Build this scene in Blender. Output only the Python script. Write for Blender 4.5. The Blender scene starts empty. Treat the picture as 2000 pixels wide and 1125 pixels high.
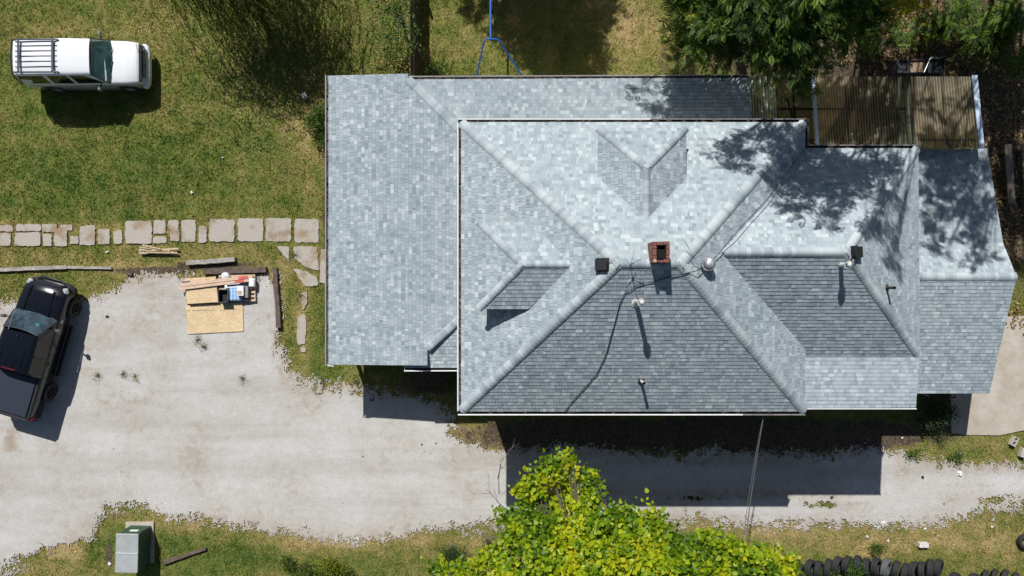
import bpy, math, random
import numpy as np
from mathutils import Vector, Matrix
random.seed(7); RNG = np.random.default_rng(11)
S = bpy.context.scene
# ---------------------------------------------------------------- camera, sky, sun, exposure
HC = 29.3                                   # drone height above the drive
cam = bpy.data.objects.new('camera', bpy.data.cameras.new('camera'))
S.collection.objects.link(cam); cam.location = (0, 0, HC); cam.rotation_euler = (0, 0, 0)
cam.data.lens = 24; cam.data.sensor_width = 36; cam.data.clip_end = 2000; cam.data.clip_start = .1
S.camera = cam
SUND = Vector((-.297, .891, 1)).normalized()
w = bpy.data.worlds.new('World'); S.world = w; w.use_nodes = True
nt = w.node_tree; nt.nodes.clear()
sk = nt.nodes.new('ShaderNodeTexSky'); sk.sky_type = 'NISHITA'; sk.sun_disc = False
sk.sun_elevation = math.radians(46.8); sk.sun_rotation = math.radians(-18.4)
bg = nt.nodes.new('ShaderNodeBackground'); bg.inputs[1].default_value = .05
wo = nt.nodes.new('ShaderNodeOutputWorld')
nt.links.new(sk.outputs[0], bg.inputs[0]); nt.links.new(bg.outputs[0], wo.inputs[0])
sl = bpy.data.lights.new('sun', 'SUN'); sl.energy = 5.0; sl.angle = math.radians(.53); sl.color = (1, .98, .95)
so = bpy.data.objects.new('sun', sl); S.collection.objects.link(so); so.location = (0, 0, 60)
so.rotation_euler = SUND.to_track_quat('Z', 'Y').to_euler()
S.view_settings.view_transform = 'Standard'; S.view_settings.look = 'None'
S.view_settings.exposure = 0.0; S.view_settings.gamma = 1
S.cycles.max_bounces = 6; S.cycles.transparent_max_bounces = 12

# ---------------------------------------------------------------- helpers
FK = 24 / 36 * 2000
def P(px, py, z=0.0):
    """photo measurement -> metres, for a point known to be at height z"""
    k = (HC - z) / FK
    return Vector(((px - 1000) * k, (562.5 - py) * k, z))
def P2(px, py, z=0.0):
    p = P(px, py, z); return (p.x, p.y)
class NT:
    def __init__(s, name):
        s.m = bpy.data.materials.new(name); s.m.use_nodes = True; s.t = s.m.node_tree; s.t.nodes.clear()
        s.out = s.n('ShaderNodeOutputMaterial')
    def n(s, typ, **kw):
        x = s.t.nodes.new(typ)
        for k, v in kw.items(): setattr(x, k, v)
        return x
    def set(s, sock, v):
        if v is None: return
        if isinstance(v, bpy.types.NodeSocket): s.t.links.new(v, sock)
        else: sock.default_value = (*v, 1) if isinstance(v, (tuple, list)) and len(v) == 3 and len(sock.default_value) == 4 else v
    def pos(s): return s.n('ShaderNodeTexCoord').outputs['Object']
    def noise(s, scale, detail=4, rough=.55, vec=None, dist=0):
        x = s.n('ShaderNodeTexNoise'); s.set(x.inputs['Vector'], vec or s.pos())
        x.inputs['Scale'].default_value = scale; x.inputs['Detail'].default_value = detail
        x.inputs['Roughness'].default_value = rough; x.inputs['Distortion'].default_value = dist
        return x.outputs['Fac']
    def attr(s, name): return s.n('ShaderNodeAttribute', attribute_name=name).outputs['Fac']
    def math(s, op, a, b=0.0, clamp=False):
        x = s.n('ShaderNodeMath', operation=op, use_clamp=clamp); s.set(x.inputs[0], a); s.set(x.inputs[1], b); return x.outputs[0]
    def ramp(s, fac, stops, interp='LINEAR'):
        x = s.n('ShaderNodeValToRGB'); s.set(x.inputs[0], fac); e = x.color_ramp.elements; x.color_ramp.interpolation = interp
        while len(e) < len(stops): e.new(.5)
        for i, (p, c) in enumerate(stops):
            e[i].position = p; e[i].color = (*c, 1) if len(c) == 3 else c
        return x.outputs[0]
    def mix(s, fac, a, b, blend='MIX'):
        x = s.n('ShaderNodeMix', data_type='RGBA', blend_type=blend)
        s.set(x.inputs[0], fac); s.set(x.inputs[6], a); s.set(x.inputs[7], b); return x.outputs[2]
    def bump(s, h, strength=.3, dist=.02):
        x = s.n('ShaderNodeBump'); x.inputs['Strength'].default_value = strength; x.inputs['Distance'].default_value = dist
        s.set(x.inputs['Height'], h); return x.outputs[0]
    def bsdf(s, col, rough=.8, metal=0, normal=None, spec=.5, coat=0):
        x = s.n('ShaderNodeBsdfPrincipled'); s.set(x.inputs['Base Color'], col); s.set(x.inputs['Roughness'], rough)
        s.set(x.inputs['Metallic'], metal); x.inputs['Specular IOR Level'].default_value = spec
        x.inputs['Coat Weight'].default_value = coat; x.inputs['Coat Roughness'].default_value = .03
        if normal is not None: s.set(x.inputs['Normal'], normal)
        return x.outputs[0]
    def done(s, sh): s.t.links.new(sh, s.out.inputs[0]); return s.m
def simple(name, col, rough=.8, metal=0, var=.18, scale=6, bump=.15, spec=.5, coat=0):
    m = NT(name); n = m.noise(scale, 6, .65); n2 = m.noise(scale * 9, 3)
    f = m.math('ADD', m.math('MULTIPLY', n, .7), m.math('MULTIPLY', n2, .3))
    lo = tuple(max(0, c * (1 - var * 1.6)) for c in col); hi = tuple(min(1, c * (1 + var * 1.6)) for c in col)
    c = m.ramp(f, [(.3, lo), (.7, hi)])
    return m.done(m.bsdf(c, rough, metal, m.bump(n2, bump, .01) if bump else None, spec, coat))
def leafmat(name, stops, transl=.35, rough=.55):
    m = NT(name); c = m.ramp(m.attr('tone'), stops)
    n = m.noise(1.3, 3); c = m.mix(.5, c, m.mix(1, c, m.ramp(n, [(.3, (.55,) * 3), (.7, (1.3, 1.2, 1))]), 'MULTIPLY'))
    p = m.bsdf(c, rough, spec=.3); t = m.n('ShaderNodeBsdfTranslucent'); m.set(t.inputs[0], m.mix(1, c, (1.2, 1.15, .5), 'MULTIPLY'))
    x = m.n('ShaderNodeMixShader'); x.inputs[0].default_value = transl
    m.t.links.new(p, x.inputs[1]); m.t.links.new(t.outputs[0], x.inputs[2]); return m.done(x.outputs[0])

class MB:
    """collects polygons (with tone and material index) and links them as ONE object"""
    def __init__(s): s.v = []; s.f = []; s.t = []; s.mi = []; s.sm = []
    def face(s, pts, tone=.5, mi=0, smooth=False):
        b = len(s.v); s.v += [tuple(p) for p in pts]; s.f.append(tuple(range(b, b + len(pts)))); s.t.append(tone); s.mi.append(mi); s.sm.append(smooth)
    def idx(s, verts, faces, tone=.5, mi=0, smooth=False):
        b = len(s.v); s.v += [tuple(p) for p in verts]
        for f in faces:
            s.f.append(tuple(b + i for i in f)); s.t.append(tone); s.mi.append(mi); s.sm.append(smooth)
    def box(s, c, size, rot=None, mi=0, bev=0.0, tone=.5):
        sx, sy, sz = [d / 2 for d in size]; M = rot if rot is not None else Matrix.Identity(3); c = Vector(c)
        if bev <= 0:
            vs = [(x, y, z) for z in (-sz, sz) for y in (-sy, sy) for x in (-sx, sx)]
            fs = [(0, 2, 3, 1), (4, 5, 7, 6), (0, 1, 5, 4), (2, 6, 7, 3), (0, 4, 6, 2), (1, 3, 7, 5)]
        else:
            b = min(bev, sx * .9, sy * .9, sz * .9)
            def ring(o, z): return [(sx - o, sy - o - b, z), (sx - o - b, sy - o, z), (-sx + o + b, sy - o, z), (-sx + o, sy - o - b, z),
                                    (-sx + o, -sy + o + b, z), (-sx + o + b, -sy + o, z), (sx - o - b, -sy + o, z), (sx - o, -sy + o + b, z)]
            b0 = b; R = []
            R.append(ring(b * .999 if b * 2 < min(sx, sy) else b * .5, -sz)); R.append(ring(0, -sz + b)); R.append(ring(0, sz - b)); R.append(ring(b * .999 if b * 2 < min(sx, sy) else b * .5, sz))
            vs = [p for r in R for p in r]; fs = [tuple(range(7, -1, -1)), tuple(range(24, 32))]
            for k in range(3):
                for i in range(8): j = (i + 1) % 8; fs.append((k * 8 + i, k * 8 + j, k * 8 + 8 + j, k * 8 + 8 + i))
        s.idx([c + M @ Vector(p) for p in vs], fs, tone, mi)
    def tube(s, pts, r, n=8, mi=0, cap=True, tone=.5, smooth=True):
        pts = [Vector(p) for p in pts]; rs = r if isinstance(r, (list, tuple)) else [r] * len(pts); rings = []
        for i, p in enumerate(pts):
            d = (pts[min(i + 1, len(pts) - 1)] - pts[max(i - 1, 0)]).normalized()
            a = d.orthogonal().normalized() if i == 0 else (a - d * a.dot(d)).normalized()
            b = d.cross(a)
            rings.append([p + (a * math.cos(2 * math.pi * k / n) + b * math.sin(2 * math.pi * k / n)) * rs[i] for k in range(n)])
        vs = [q for g in rings for q in g]; fs = []
        for i in range(len(pts) - 1):
            for k in range(n): l = (k + 1) % n; fs.append((i * n + k, i * n + l, i * n + n + l, i * n + n + k))
        s.idx(vs, fs, tone, mi, smooth)
        if cap: s.face(rings[0][::-1], tone, mi); s.face(rings[-1], tone, mi)
    def lathe(s, prof, c=(0, 0, 0), axis='Z', n=20, mi=0, smooth=True, M=None, tone=.5):
        vs = []; fs = []; c = Vector(c)
        for (r, h) in prof:
            for k in range(n):
                a = 2 * math.pi * k / n; p = Vector((r * math.cos(a), r * math.sin(a), h))
                if axis == 'Y': p = Vector((p.x, p.z, -p.y))
                if axis == 'X': p = Vector((p.z, p.x, p.y))
                if M is not None: p = M @ p
                vs.append(c + p)
        for i in range(len(prof) - 1):
            for k in range(n): l = (k + 1) % n; fs.append((i * n + k, i * n + l, i * n + n + l, i * n + n + k))
        s.idx(vs, fs, tone, mi, smooth)
    def prism(s, poly, z0, z1, mi=0, tone=.5):
        n = len(poly); s.face([(x, y, z1) for x, y in poly], tone, mi); s.face([(x, y, z0) for x, y in poly][::-1], tone, mi)
        for i in range(n):
            a = poly[i]; b = poly[(i + 1) % n]; s.face([(a[0], a[1], z0), (b[0], b[1], z0), (b[0], b[1], z1), (a[0], a[1], z1)], tone, mi)
    def build(s, name, mats, parent=None, local=False):
        me = bpy.data.meshes.new(name); off = Vector((0, 0, 0))
        if parent is not None and not local:
            p = parent
            while p is not None: off += p.location; p = p.parent
        me.from_pydata([(x - off.x, y - off.y, z - off.z) for x, y, z in s.v], [], s.f)
        for m in (mats if isinstance(mats, (list, tuple)) else [mats]): me.materials.append(m)
        me.polygons.foreach_set('material_index', s.mi); me.polygons.foreach_set('use_smooth', s.sm)
        a = me.attributes.new('tone', 'FLOAT', 'FACE'); a.data.foreach_set('value', [float(t) for t in s.t])
        me.update(); o = bpy.data.objects.new(name, me); S.collection.objects.link(o)
        if parent is not None: o.parent = parent
        return o
def npmesh(name, V, F, mats, parent=None, tone=None, dom='FACE', fields=None, mi=None, smooth=False):
    """V (N,3), F (M,k) fast mesh; world coordinates"""
    V = np.asarray(V, np.float32).copy()
    if parent is not None:
        p = parent
        while p is not None: V -= np.array(p.location, np.float32); p = p.parent
    me = bpy.data.meshes.new(name); M, k = F.shape
    me.vertices.add(len(V)); me.vertices.foreach_set('co', V.ravel())
    me.loops.add(M * k); me.loops.foreach_set('vertex_index', F.ravel().astype(np.int32))
    me.polygons.add(M); me.polygons.foreach_set('loop_start', np.arange(0, M * k, k, dtype=np.int32))
    for m in (mats if isinstance(mats, (list, tuple)) else [mats]): me.materials.append(m)
    if tone is not None: me.attributes.new('tone', 'FLOAT', dom).data.foreach_set('value', np.asarray(tone, np.float32))
    for nme, vals in (fields or {}).items(): me.attributes.new(nme, 'FLOAT', 'POINT').data.foreach_set('value', np.asarray(vals, np.float32))
    if smooth: me.polygons.foreach_set('use_smooth', np.ones(M, bool))
    me.update(calc_edges=True); o = bpy.data.objects.new(name, me); S.collection.objects.link(o)
    if parent is not None: o.parent = parent
    return o
def tag(o, label=None, cat=None, group=None, kind=None):
    if label: o['label'] = label
    if cat: o['category'] = cat
    if group: o['group'] = group
    if kind: o['kind'] = kind
    return o
def thing(name, loc, label, cat, group=None, rz=0):
    o = bpy.data.objects.new(name, None); S.collection.objects.link(o); o.empty_display_size = .3
    o.location = loc; o.rotation_euler = (0, 0, rz); return tag(o, label, cat, group)
def solo(name, mb, mats, loc, label, cat, group=None, rz=0):
    """a thing that is one mesh, modelled round its own base"""
    o = mb.build(name, mats); o.location = loc; o.rotation_euler = (0, 0, rz); return tag(o, label, cat, group)
def rot(rx=0, ry=0, rz=0): return (Matrix.Rotation(rz, 3, 'Z') @ Matrix.Rotation(ry, 3, 'Y') @ Matrix.Rotation(rx, 3, 'X'))

_lat = np.random.default_rng(5).random((257, 257))
def vnoise(x, y, sc):
    x = np.asarray(x, float) * sc; y = np.asarray(y, float) * sc
    xi = np.floor(x).astype(int); yi = np.floor(y).astype(int); fx = x - xi; fy = y - yi
    fx = fx * fx * (3 - 2 * fx); fy = fy * fy * (3 - 2 * fy); g = lambda a, b: _lat[a % 256, b % 256]
    return (g(xi, yi) * (1 - fx) + g(xi + 1, yi) * fx) * (1 - fy) + (g(xi, yi + 1) * (1 - fx) + g(xi + 1, yi + 1) * fx) * fy
def fbm(x, y, sc, o=4):
    r = 0; a = .5; t = 0
    for i in range(o): r = r + a * vnoise(np.asarray(x) + 13.7 * i, np.asarray(y) - 7.3 * i, sc * 2 ** i); t += a; a *= .55
    return r / t
def sdf(poly, X, Y):
    """signed distance in metres, positive inside"""
    d = np.full(X.shape, 1e9); ins = np.zeros(X.shape, bool); n = len(poly)
    for i in range(n):
        ax, ay = poly[i]; bx, by = poly[(i + 1) % n]; ex, ey = bx - ax, by - ay
        t = np.clip(((X - ax) * ex + (Y - ay) * ey) / (ex * ex + ey * ey + 1e-9), 0, 1)
        d = np.minimum(d, np.hypot(X - ax - t * ex, Y - ay - t * ey))
        c = (ay > Y) != (by > Y); xx = ax + (Y - ay) * ex / (ey if abs(ey) > 1e-9 else 1e-9); ins ^= c & (X < xx)
    return np.where(ins, d, -d)

# ---------------------------------------------------------------- ground fields
GRAVEL = [P2(*p) for p in [(-500, 640), (60, 590), (165, 578), (215, 562), (262, 548), (300, 532), (345, 536), (372, 548), (535, 538), (548, 600),
    (545, 680), (552, 738), (600, 752), (690, 762), (740, 764), (800, 772), (850, 790), (900, 822), (960, 868), (1040, 882), (1150, 884), (1300, 880), (1500, 884),
    (1640, 890), (1722, 880), (1790, 892), (1850, 900), (1910, 912), (2010, 905), (2300, 900), (2300, 960), (2010, 985), (1940, 1005), (1850, 1022),
    (1700, 1030), (1500, 1024), (1300, 1018), (1100, 1022), (960, 1026), (860, 1034), (760, 1044), (680, 1050), (600, 1046), (520, 1040), (440, 1022), (380, 1012), (320, 1006),
    (260, 998), (208, 1002), (190, 1030), (140, 1066), (70, 1095), (10, 1125), (-120, 1180), (-500, 1300)]]
# (px,py,rx,ry,weight)
DRY = [(120, 60, 90, 25, .5), (330, 60, 60, 30, .3), (60, 500, 80, 14, .5), (40, 445, 160, 12, .7), (200, 450, 120, 10, .6), (330, 440, 60, 12, .5), (480, 440, 70, 20, .35), (400, 490, 120, 14, .7), (230, 520, 200, 12, .6), (560, 520, 40, 60, .5), (600, 250, 40, 70, .6), (610, 380, 20, 40, .6),
       (1000, 40, 20, 30, .7), (930, 60, 60, 60, .4), (1230, 60, 60, 70, .75), (1200, 20, 80, 40, .6), (1290, 40, 40, 60, .5), (820, 90, 30, 60, .3), (590, 620, 14, 60, .9), (590, 700, 12, 40, .6), (450, 430, 250, 10, .4), (900, 850, 60, 18, .8), (950, 870, 40, 20, .6), (700, 1060, 150, 14, .7), (960, 1070, 60, 20, .7), (360, 1030, 80, 15, .5),
       (1900, 870, 80, 12, .6), (1750, 870, 30, 12, .4), (1600, 1060, 160, 20, .55), (1800, 1060, 160, 25, .7), (1960, 1060, 60, 30, .8), (1950, 960, 40, 25, .5), (1450, 1045, 120, 15, .6), (1680, 1080, 60, 12, .8), (30, 850, 22, 30, .5), (130, 1075, 40, 22, .6), (100, 1110, 60, 15, .5), (1900, 1040, 80, 15, .4)]
GREEN = [(200, 330, 200, 70, .45), (120, 430, 200, 6, .3), (500, 300, 60, 60, .3), (420, 20, 50, 30, .5), (560, 560, 20, 60, .4), (620, 700, 20, 50, .5), (650, 640, 20, 100, .5), (180, 1060, 18, 40, .8), (330, 1060, 60, 25, .5), (450, 1090, 80, 25, .5), (60, 170, 60, 60, .3), (880, 150, 40, 15, .6), (250, 425, 250, 8, .6), (620, 560, 20, 40, .3), (1890, 880, 50, 14, .5), (1990, 950, 14, 30, .6)]
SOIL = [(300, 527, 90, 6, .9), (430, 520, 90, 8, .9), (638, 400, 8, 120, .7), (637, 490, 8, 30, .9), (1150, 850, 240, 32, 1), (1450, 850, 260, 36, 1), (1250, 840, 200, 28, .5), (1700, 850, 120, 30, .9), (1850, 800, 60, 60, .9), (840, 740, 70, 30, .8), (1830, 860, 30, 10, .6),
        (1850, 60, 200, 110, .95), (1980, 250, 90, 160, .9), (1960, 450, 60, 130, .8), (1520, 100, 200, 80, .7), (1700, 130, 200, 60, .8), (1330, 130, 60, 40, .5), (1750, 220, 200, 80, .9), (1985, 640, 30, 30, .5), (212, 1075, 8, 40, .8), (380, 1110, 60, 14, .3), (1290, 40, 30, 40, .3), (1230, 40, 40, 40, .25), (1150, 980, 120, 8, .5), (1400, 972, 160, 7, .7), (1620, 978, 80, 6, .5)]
def blobs(L, X, Y):
    r = np.zeros(np.shape(X))
    for px, py, rx, ry, wt in L:
        c = P(px, py); r = np.maximum(r, wt * np.exp(-((X - c.x) / (rx / 45.5)) ** 2 * .7 - ((Y - c.y) / (ry / 45.5)) ** 2 * .7))
    return r
def fields(X, Y):
    d = sdf(GRAVEL, X, Y) if np.size(X) < 400000 else 0; e = np.exp(-(d / .5) ** 2)
    return {'dry': np.clip(blobs(DRY, X, Y) - blobs(GREEN, X, Y) + .45 * e, -1, 1), 'soil': np.maximum(blobs(SOIL, X, Y), .33 * e)}
def grasscol(m):
    pz = m.pos()
    n1 = m.noise(.28, 7, .62, pz); n2 = m.noise(1.5, 6, .68, pz); n3 = m.noise(14, 4, .6, pz); n4 = m.noise(45, 2, .6, pz)
    f = m.math('ADD', m.math('ADD', m.math('MULTIPLY', n1, .42), .065), m.math('SUBTRACT', m.math('MULTIPLY', n2, .86), .22))
    f = m.math('ADD', f, m.math('MULTIPLY', m.math('SUBTRACT', n3, .5), .62))
    f = m.math('ADD', f, m.math('MULTIPLY', m.attr('dry'), .26))
    c = m.ramp(f, [(.22, (.045, .095, .015)), (.37, (.130, .172, .034)), (.50, (.208, .220, .056)), (.62, (.29, .25, .085)), (.80, (.50, .37, .18))])
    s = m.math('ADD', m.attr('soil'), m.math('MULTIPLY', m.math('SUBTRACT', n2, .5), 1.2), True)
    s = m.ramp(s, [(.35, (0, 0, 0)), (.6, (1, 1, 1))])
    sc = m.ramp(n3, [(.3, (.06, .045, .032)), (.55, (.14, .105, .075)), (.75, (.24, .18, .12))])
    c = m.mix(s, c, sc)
    return m.mix(1, c, m.ramp(n4, [(.28, (.45, .48, .45)), (.5, (1, 1, 1)), (.74, (1.45, 1.42, 1.35))]), 'MULTIPLY'), n3, n4
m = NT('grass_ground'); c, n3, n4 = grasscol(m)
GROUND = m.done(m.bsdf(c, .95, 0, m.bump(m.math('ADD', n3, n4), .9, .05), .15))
m = NT('grass_blades'); c, n3, n4 = grasscol(m)
c = m.mix(1, c, m.ramp(m.attr('tone'), [(0, (.7, .75, .65)), (.6, (1.2, 1.2, 1.12)), (.93, (1.6, 1.5, 1.3)), (1, (2.6, 2.3, 2.0))]), 'MULTIPLY')
p = m.bsdf(c, .7, spec=.25); t = m.n('ShaderNodeBsdfTranslucent'); m.set(t.inputs[0], c); x = m.n('ShaderNodeMixShader'); x.inputs[0].default_value = .3
m.t.links.new(p, x.inputs[1]); m.t.links.new(t.outputs[0], x.inputs[2]); BLADES = m.done(x.outputs[0])
m = NT('gravel')
g1 = m.noise(.35, 6, .6); g2 = m.noise(3, 6, .65); g3 = m.noise(38, 3, .7); g4 = m.noise(110, 2, .7)
vo = m.n('ShaderNodeTexVoronoi'); vo.inputs['Scale'].default_value = 26; m.set(vo.inputs['Vector'], m.pos())
c = m.ramp(m.math('ADD', m.math('MULTIPLY', g1, .6), m.math('MULTIPLY', g2, .4)), [(.34, (.42, .37, .30)), (.46, (.52, .495, .455)), (.61, (.585, .575, .56))])
mp = m.n('ShaderNodeMapping'); mp.inputs['Scale'].default_value = (.12, 1.1, 1); m.set(mp.inputs[0], m.pos())
tr = m.noise(.9, 4, .6, mp.outputs[0]); c = m.mix(1, c, m.ramp(tr, [(.38, (.90, .885, .86)), (.52, (1, 1, 1)), (.66, (1.05, 1.05, 1.05))]), 'MULTIPLY')
c = m.mix(1, c, m.ramp(g3, [(.26, (.62, .62, .62)), (.45, (.98, .98, .98)), (.75, (1.18, 1.18, 1.18))]), 'MULTIPLY')
c = m.mix(1, c, m.ramp(g4, [(.25, (.7, .7, .7)), (.5, (1, 1, 1)), (.75, (1.2, 1.2, 1.2))]), 'MULTIPLY')
c = m.mix(1, c, m.ramp(m.noise(7, 5, .7), [(.22, (.7, .68, .64)), (.34, (1, 1, 1))]), 'MULTIPLY')
s = m.ramp(m.math('ADD', m.attr('soil'), m.math('MULTIPLY', m.math('SUBTRACT', g2, .5), 1.6), True), [(.3, (0, 0, 0)), (.7, (1, 1, 1))])
c = m.mix(m.math('MULTIPLY', s, .75), c, (.33, .25, .165))
GRAV = m.done(m.bsdf(c, .95, 0, m.bump(m.math('ADD', g3, g4), .7, .02), .2))
def concmat(name, a, b, cr=.5):
    m = NT(name); n = m.noise(1.1, 7, .65); n2 = m.noise(30, 4, .6)
    c = m.ramp(n, [(.36, a), (.50 if cr < 0 else .62, b)]); c = m.mix(1, c, m.ramp(n2, [(.3, (.82,) * 3), (.7, (1.12,) * 3)]), 'MULTIPLY')
    c = m.mix(1, c, m.ramp(m.noise(5, 6, .75), [(.25, (.62, .58, .52)), (.4, (1, 1, 1))]), 'MULTIPLY')
    return m.done(m.bsdf(c, .9, 0, m.bump(n2, .3, .01), .25))
CONC = concmat('concrete', (.40, .345, .27), (.50, .46, .395)); SLAB = concmat('slab_stone', (.31, .225, .15), (.43, .39, .34), -.1)

# ground sheet: fine patch in the middle, skirt to the horizon
gx = np.arange(-26, 26.01, .25); gy = np.arange(-16, 16.01, .25)
gx = np.concatenate([[-900, -200, -60, -35], gx, [35, 60, 200, 900]]); gy = np.concatenate([[-900, -200, -60, -30], gy, [30, 60, 200, 900]])
X, Y = np.meshgrid(gx, gy); nx, ny = len(gx), len(gy)
Z = (fbm(X, Y, .5, 3) - .5) * .06 * (np.abs(X) < 30) * (np.abs(Y) < 20) - .03
i = np.arange(nx - 1)[None] + np.arange(ny - 1)[:, None] * nx; i = i.ravel()
F = np.stack([i, i + 1, i + nx + 1, i + nx], 1)
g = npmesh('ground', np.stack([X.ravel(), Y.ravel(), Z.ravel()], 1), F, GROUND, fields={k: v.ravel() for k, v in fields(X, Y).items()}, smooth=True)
tag(g, kind='structure')
# gravel drive: ragged sheet lying a few mm above
c = .045; gx = np.arange(-24, 25, c); gy = np.arange(-14, .8, c); X, Y = np.meshgrid(gx, gy); nx, ny = len(gx), len(gy)
_wn = np.random.default_rng(3).random(1200000)
def gravel_mask(X, Y):
    d = sdf(GRAVEL, X, Y)
    d = d + (fbm(X, Y, .55, 3) - .5) * .8 + (fbm(X + 50, Y, 3.5, 3) - .5) * .7 + (vnoise(X + 20, Y + 3, 9) - .5) * .25 + (_wn[:X.size].reshape(X.shape) - .5) * .42
    st = blobs([(1610, 985, 60, 7, .8), (1400, 972, 200, 8, .7), (1200, 972, 100, 9, .5), (1960, 975, 50, 10, .7), (90, 1085, 60, 20, .6), (920, 850, 70, 20, 1), (380, 665, 14, 8, .8), (395, 675, 8, 10, .7), (245, 731, 16, 6, .8), (185, 732, 14, 7, .7), (264, 735, 9, 7, .8), (473, 738, 7, 6, .7), (212, 618, 6, 5, .3), (400, 690, 6, 6, .5)], X, Y)
    return d - st * (fbm(X + 9, Y + 31, 3.2, 3) * 1.5) * 1.2
dm = gravel_mask(X, Y)
Zg = (fbm(X, Y, .5, 3) - .5) * .02 + .012
i = (np.arange(nx - 1)[None] + np.arange(ny - 1)[:, None] * nx); keep = (dm[:-1, :-1] > 0) & (X[:-1, :-1] > -23.99)
i = i[keep]; F = np.stack([i, i + 1, i + nx + 1, i + nx], 1)
fl = fields(X, Y); edge = np.clip(1 - sdf(GRAVEL, X, Y) / 1.1, 0, 1) * .5
sg = np.maximum(edge, blobs([(700, 770, 60, 14, .3), (900, 880, 100, 30, .42), (1900, 960, 60, 30, .35), (470, 690, 20, 30, .3), (430, 690, 40, 20, .2), (1780, 960, 50, 20, .3), (1130, 960, 200, 14, .5), (1450, 965, 250, 14, .6), (1620, 985, 90, 10, .5), (20, 860, 30, 40, .6), (1400, 900, 300, 16, .5), (1000, 1000, 30, 30, .2), (505, 670, 16, 26, .34), (260, 900, 60, 16, .26), (420, 930, 40, 10, .24), (700, 830, 50, 20, .24), (330, 600, 60, 12, .2), (820, 960, 60, 14, .22)], X, Y))
used, inv = np.unique(F, return_inverse=True); F = inv.reshape(F.shape)
V = np.stack([X.ravel(), Y.ravel(), Zg.ravel()], 1)[used]
o = npmesh('driveway', V, F, GRAV, fields={'soil': sg.ravel()[used]}, smooth=True); tag(o, kind='structure')
mb = MB(); mb.face([(-60, -16, .012), (-24.05, -15, .012), (-24.05, -1.6, .012), (-60, -1.5, .012)]); mb.face([(25, -9.2, .012), (60, -9.2, .012), (60, -7.4, .012), (25, -7.4, .012)])
tag(mb.build('driveway_extension', GRAV), kind='structure')

# concrete patio by the east porch and the cabinet pad
mb = MB(); mb.prism([P2(*p) for p in [(1852, 640), (1925, 620), (2400, 600), (2400, 842), (2010, 838), (1950, 850), (1886, 849), (1858, 846)]], -.1, .03)
mb.prism([(-15 + 34.3, -3.9), (34.9 - 15, -3.9), (19.9, -3.93), (19.3, -3.93)], .0301, .0305, 1)
tag(mb.build('patio', [CONC, simple('crack_dirt', (.1, .08, .06))]), kind='structure')

# broken slab footpath, lengths read off the photo
SL = [(0,175,65,250),(95,170,245,250),(265,180,315,250),(335,150,410,252),(430,190,480,240),(490,130,580,245),(600,150,670,240),(695,160,745,235),(770,100,925,235),(940,95,1010,175),(1030,95,1090,150),
      (935,195,1015,235),(1040,150,1095,220),(1110,95,1195,225),(1215,130,1262,230),(1280,90,1430,222),(1455,85,1605,220),(1625,85,1775,222),(1800,88,1942,228),(0,125,80,162),(100,120,250,160),(262,118,350,165),(370,122,440,155),(-160,130,-15,250),(-330,130,-175,250),(-500,132,-345,252)]
polys = [[(a, b), (c2, b), (c2, d), (a, d)] for a, b, c2, d in SL] + [[(1690,255),(1765,255),(1765,345)], [(1790,255),(1935,258),(1945,400),(1880,385),(1800,330)], [(1795,390),(1850,400),(1930,440),(1945,490),(1860,495)], [(1960,275),(2060,270),(2065,480),(1955,475)]]
polys += [[(1838, 540), (1872, 535), (1878, 600), (1850, 640)], [(1815, 690), (1862, 670), (1870, 740), (1860, 850), (1815, 850)], [(1835, 870), (1868, 868), (1862, 900), (1840, 900)]]
mb = MB()
for q in polys:
    pts = []
    for k in range(len(q)):
        a, b = Vector(q[k]), Vector(q[(k + 1) % len(q)]); n = max(3, int((b - a).length / 14))
        for j in range(n):
            t = j / n; p = a.lerp(b, t); ce = sum((Vector(v) for v in q), Vector((0, 0))) / len(q)
            sh = 1.06 - (.05 if (j == 0) else 0) - random.random() * .05; p = ce + (p - ce) * sh + Vector((random.uniform(-3, 3), random.uniform(-3, 3)))
            pts.append(P2(p.x * .32, 400 + p.y * .32))
    mb.prism(pts[::-1], -.08, .022 + random.uniform(-.006, .01))
tag(mb.build('path', SLAB), kind='structure')
HOUSE_FP = [[(-6.3, 8.1), (9.2, 8.1), (9.2, 4.5), (18.2, 4.5), (18.2, -3.9), (-6.3, -2.7)]]
pathpolys = [[P2(x * .32, 400 + y * .32) for x, y in q] for q in polys]

# grass tufts: one countless mass
N = 330000
tx = RNG.uniform(-23.5, 23.5, N); ty = RNG.uniform(-13.5, 13.5, N)
fl = fields(tx, ty); gm = gravel_mask(tx, ty); dens = .55 + .5 * fbm(tx, ty, .8, 3)
ok = (gm < .02) & (RNG.random(N) < dens * (1 - .85 * np.clip(fl['soil'] * 1.2, 0, 1)) * (1 - .4 * np.clip(fl['dry'], 0, 1)))
ok |= (gm < .25) & (RNG.random(N) < .05)
ins = sdf(HOUSE_FP[0], tx, ty) > 0; ok &= ~ins
pat = sdf([P2(*p) for p in [(1852, 640), (1925, 620), (2400, 600), (2400, 842), (1858, 846)]], tx, ty) > -.02; ok &= ~pat
for q in pathpolys: ok &= ~(sdf(q, tx, ty) > .03 + .12 * (vnoise(tx, ty, 4) - .45))
for a, b, c2, d in [(222, 1020, 306, 1130)]: ok &= ~(sdf([P2(a, b), P2(c2, b), P2(c2, d), P2(a, d)], tx, ty) > 0)
ok &= ~(sdf([P2(1500, 150), P2(2000, 150), P2(2000, 290), P2(1500, 290)], tx, ty) > 0)
tx, ty = tx[ok], ty[ok]; n = len(tx); fl = fields(tx, ty)
nb = 2; tx = np.repeat(tx, nb); ty = np.repeat(ty, nb); n = len(tx)
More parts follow.
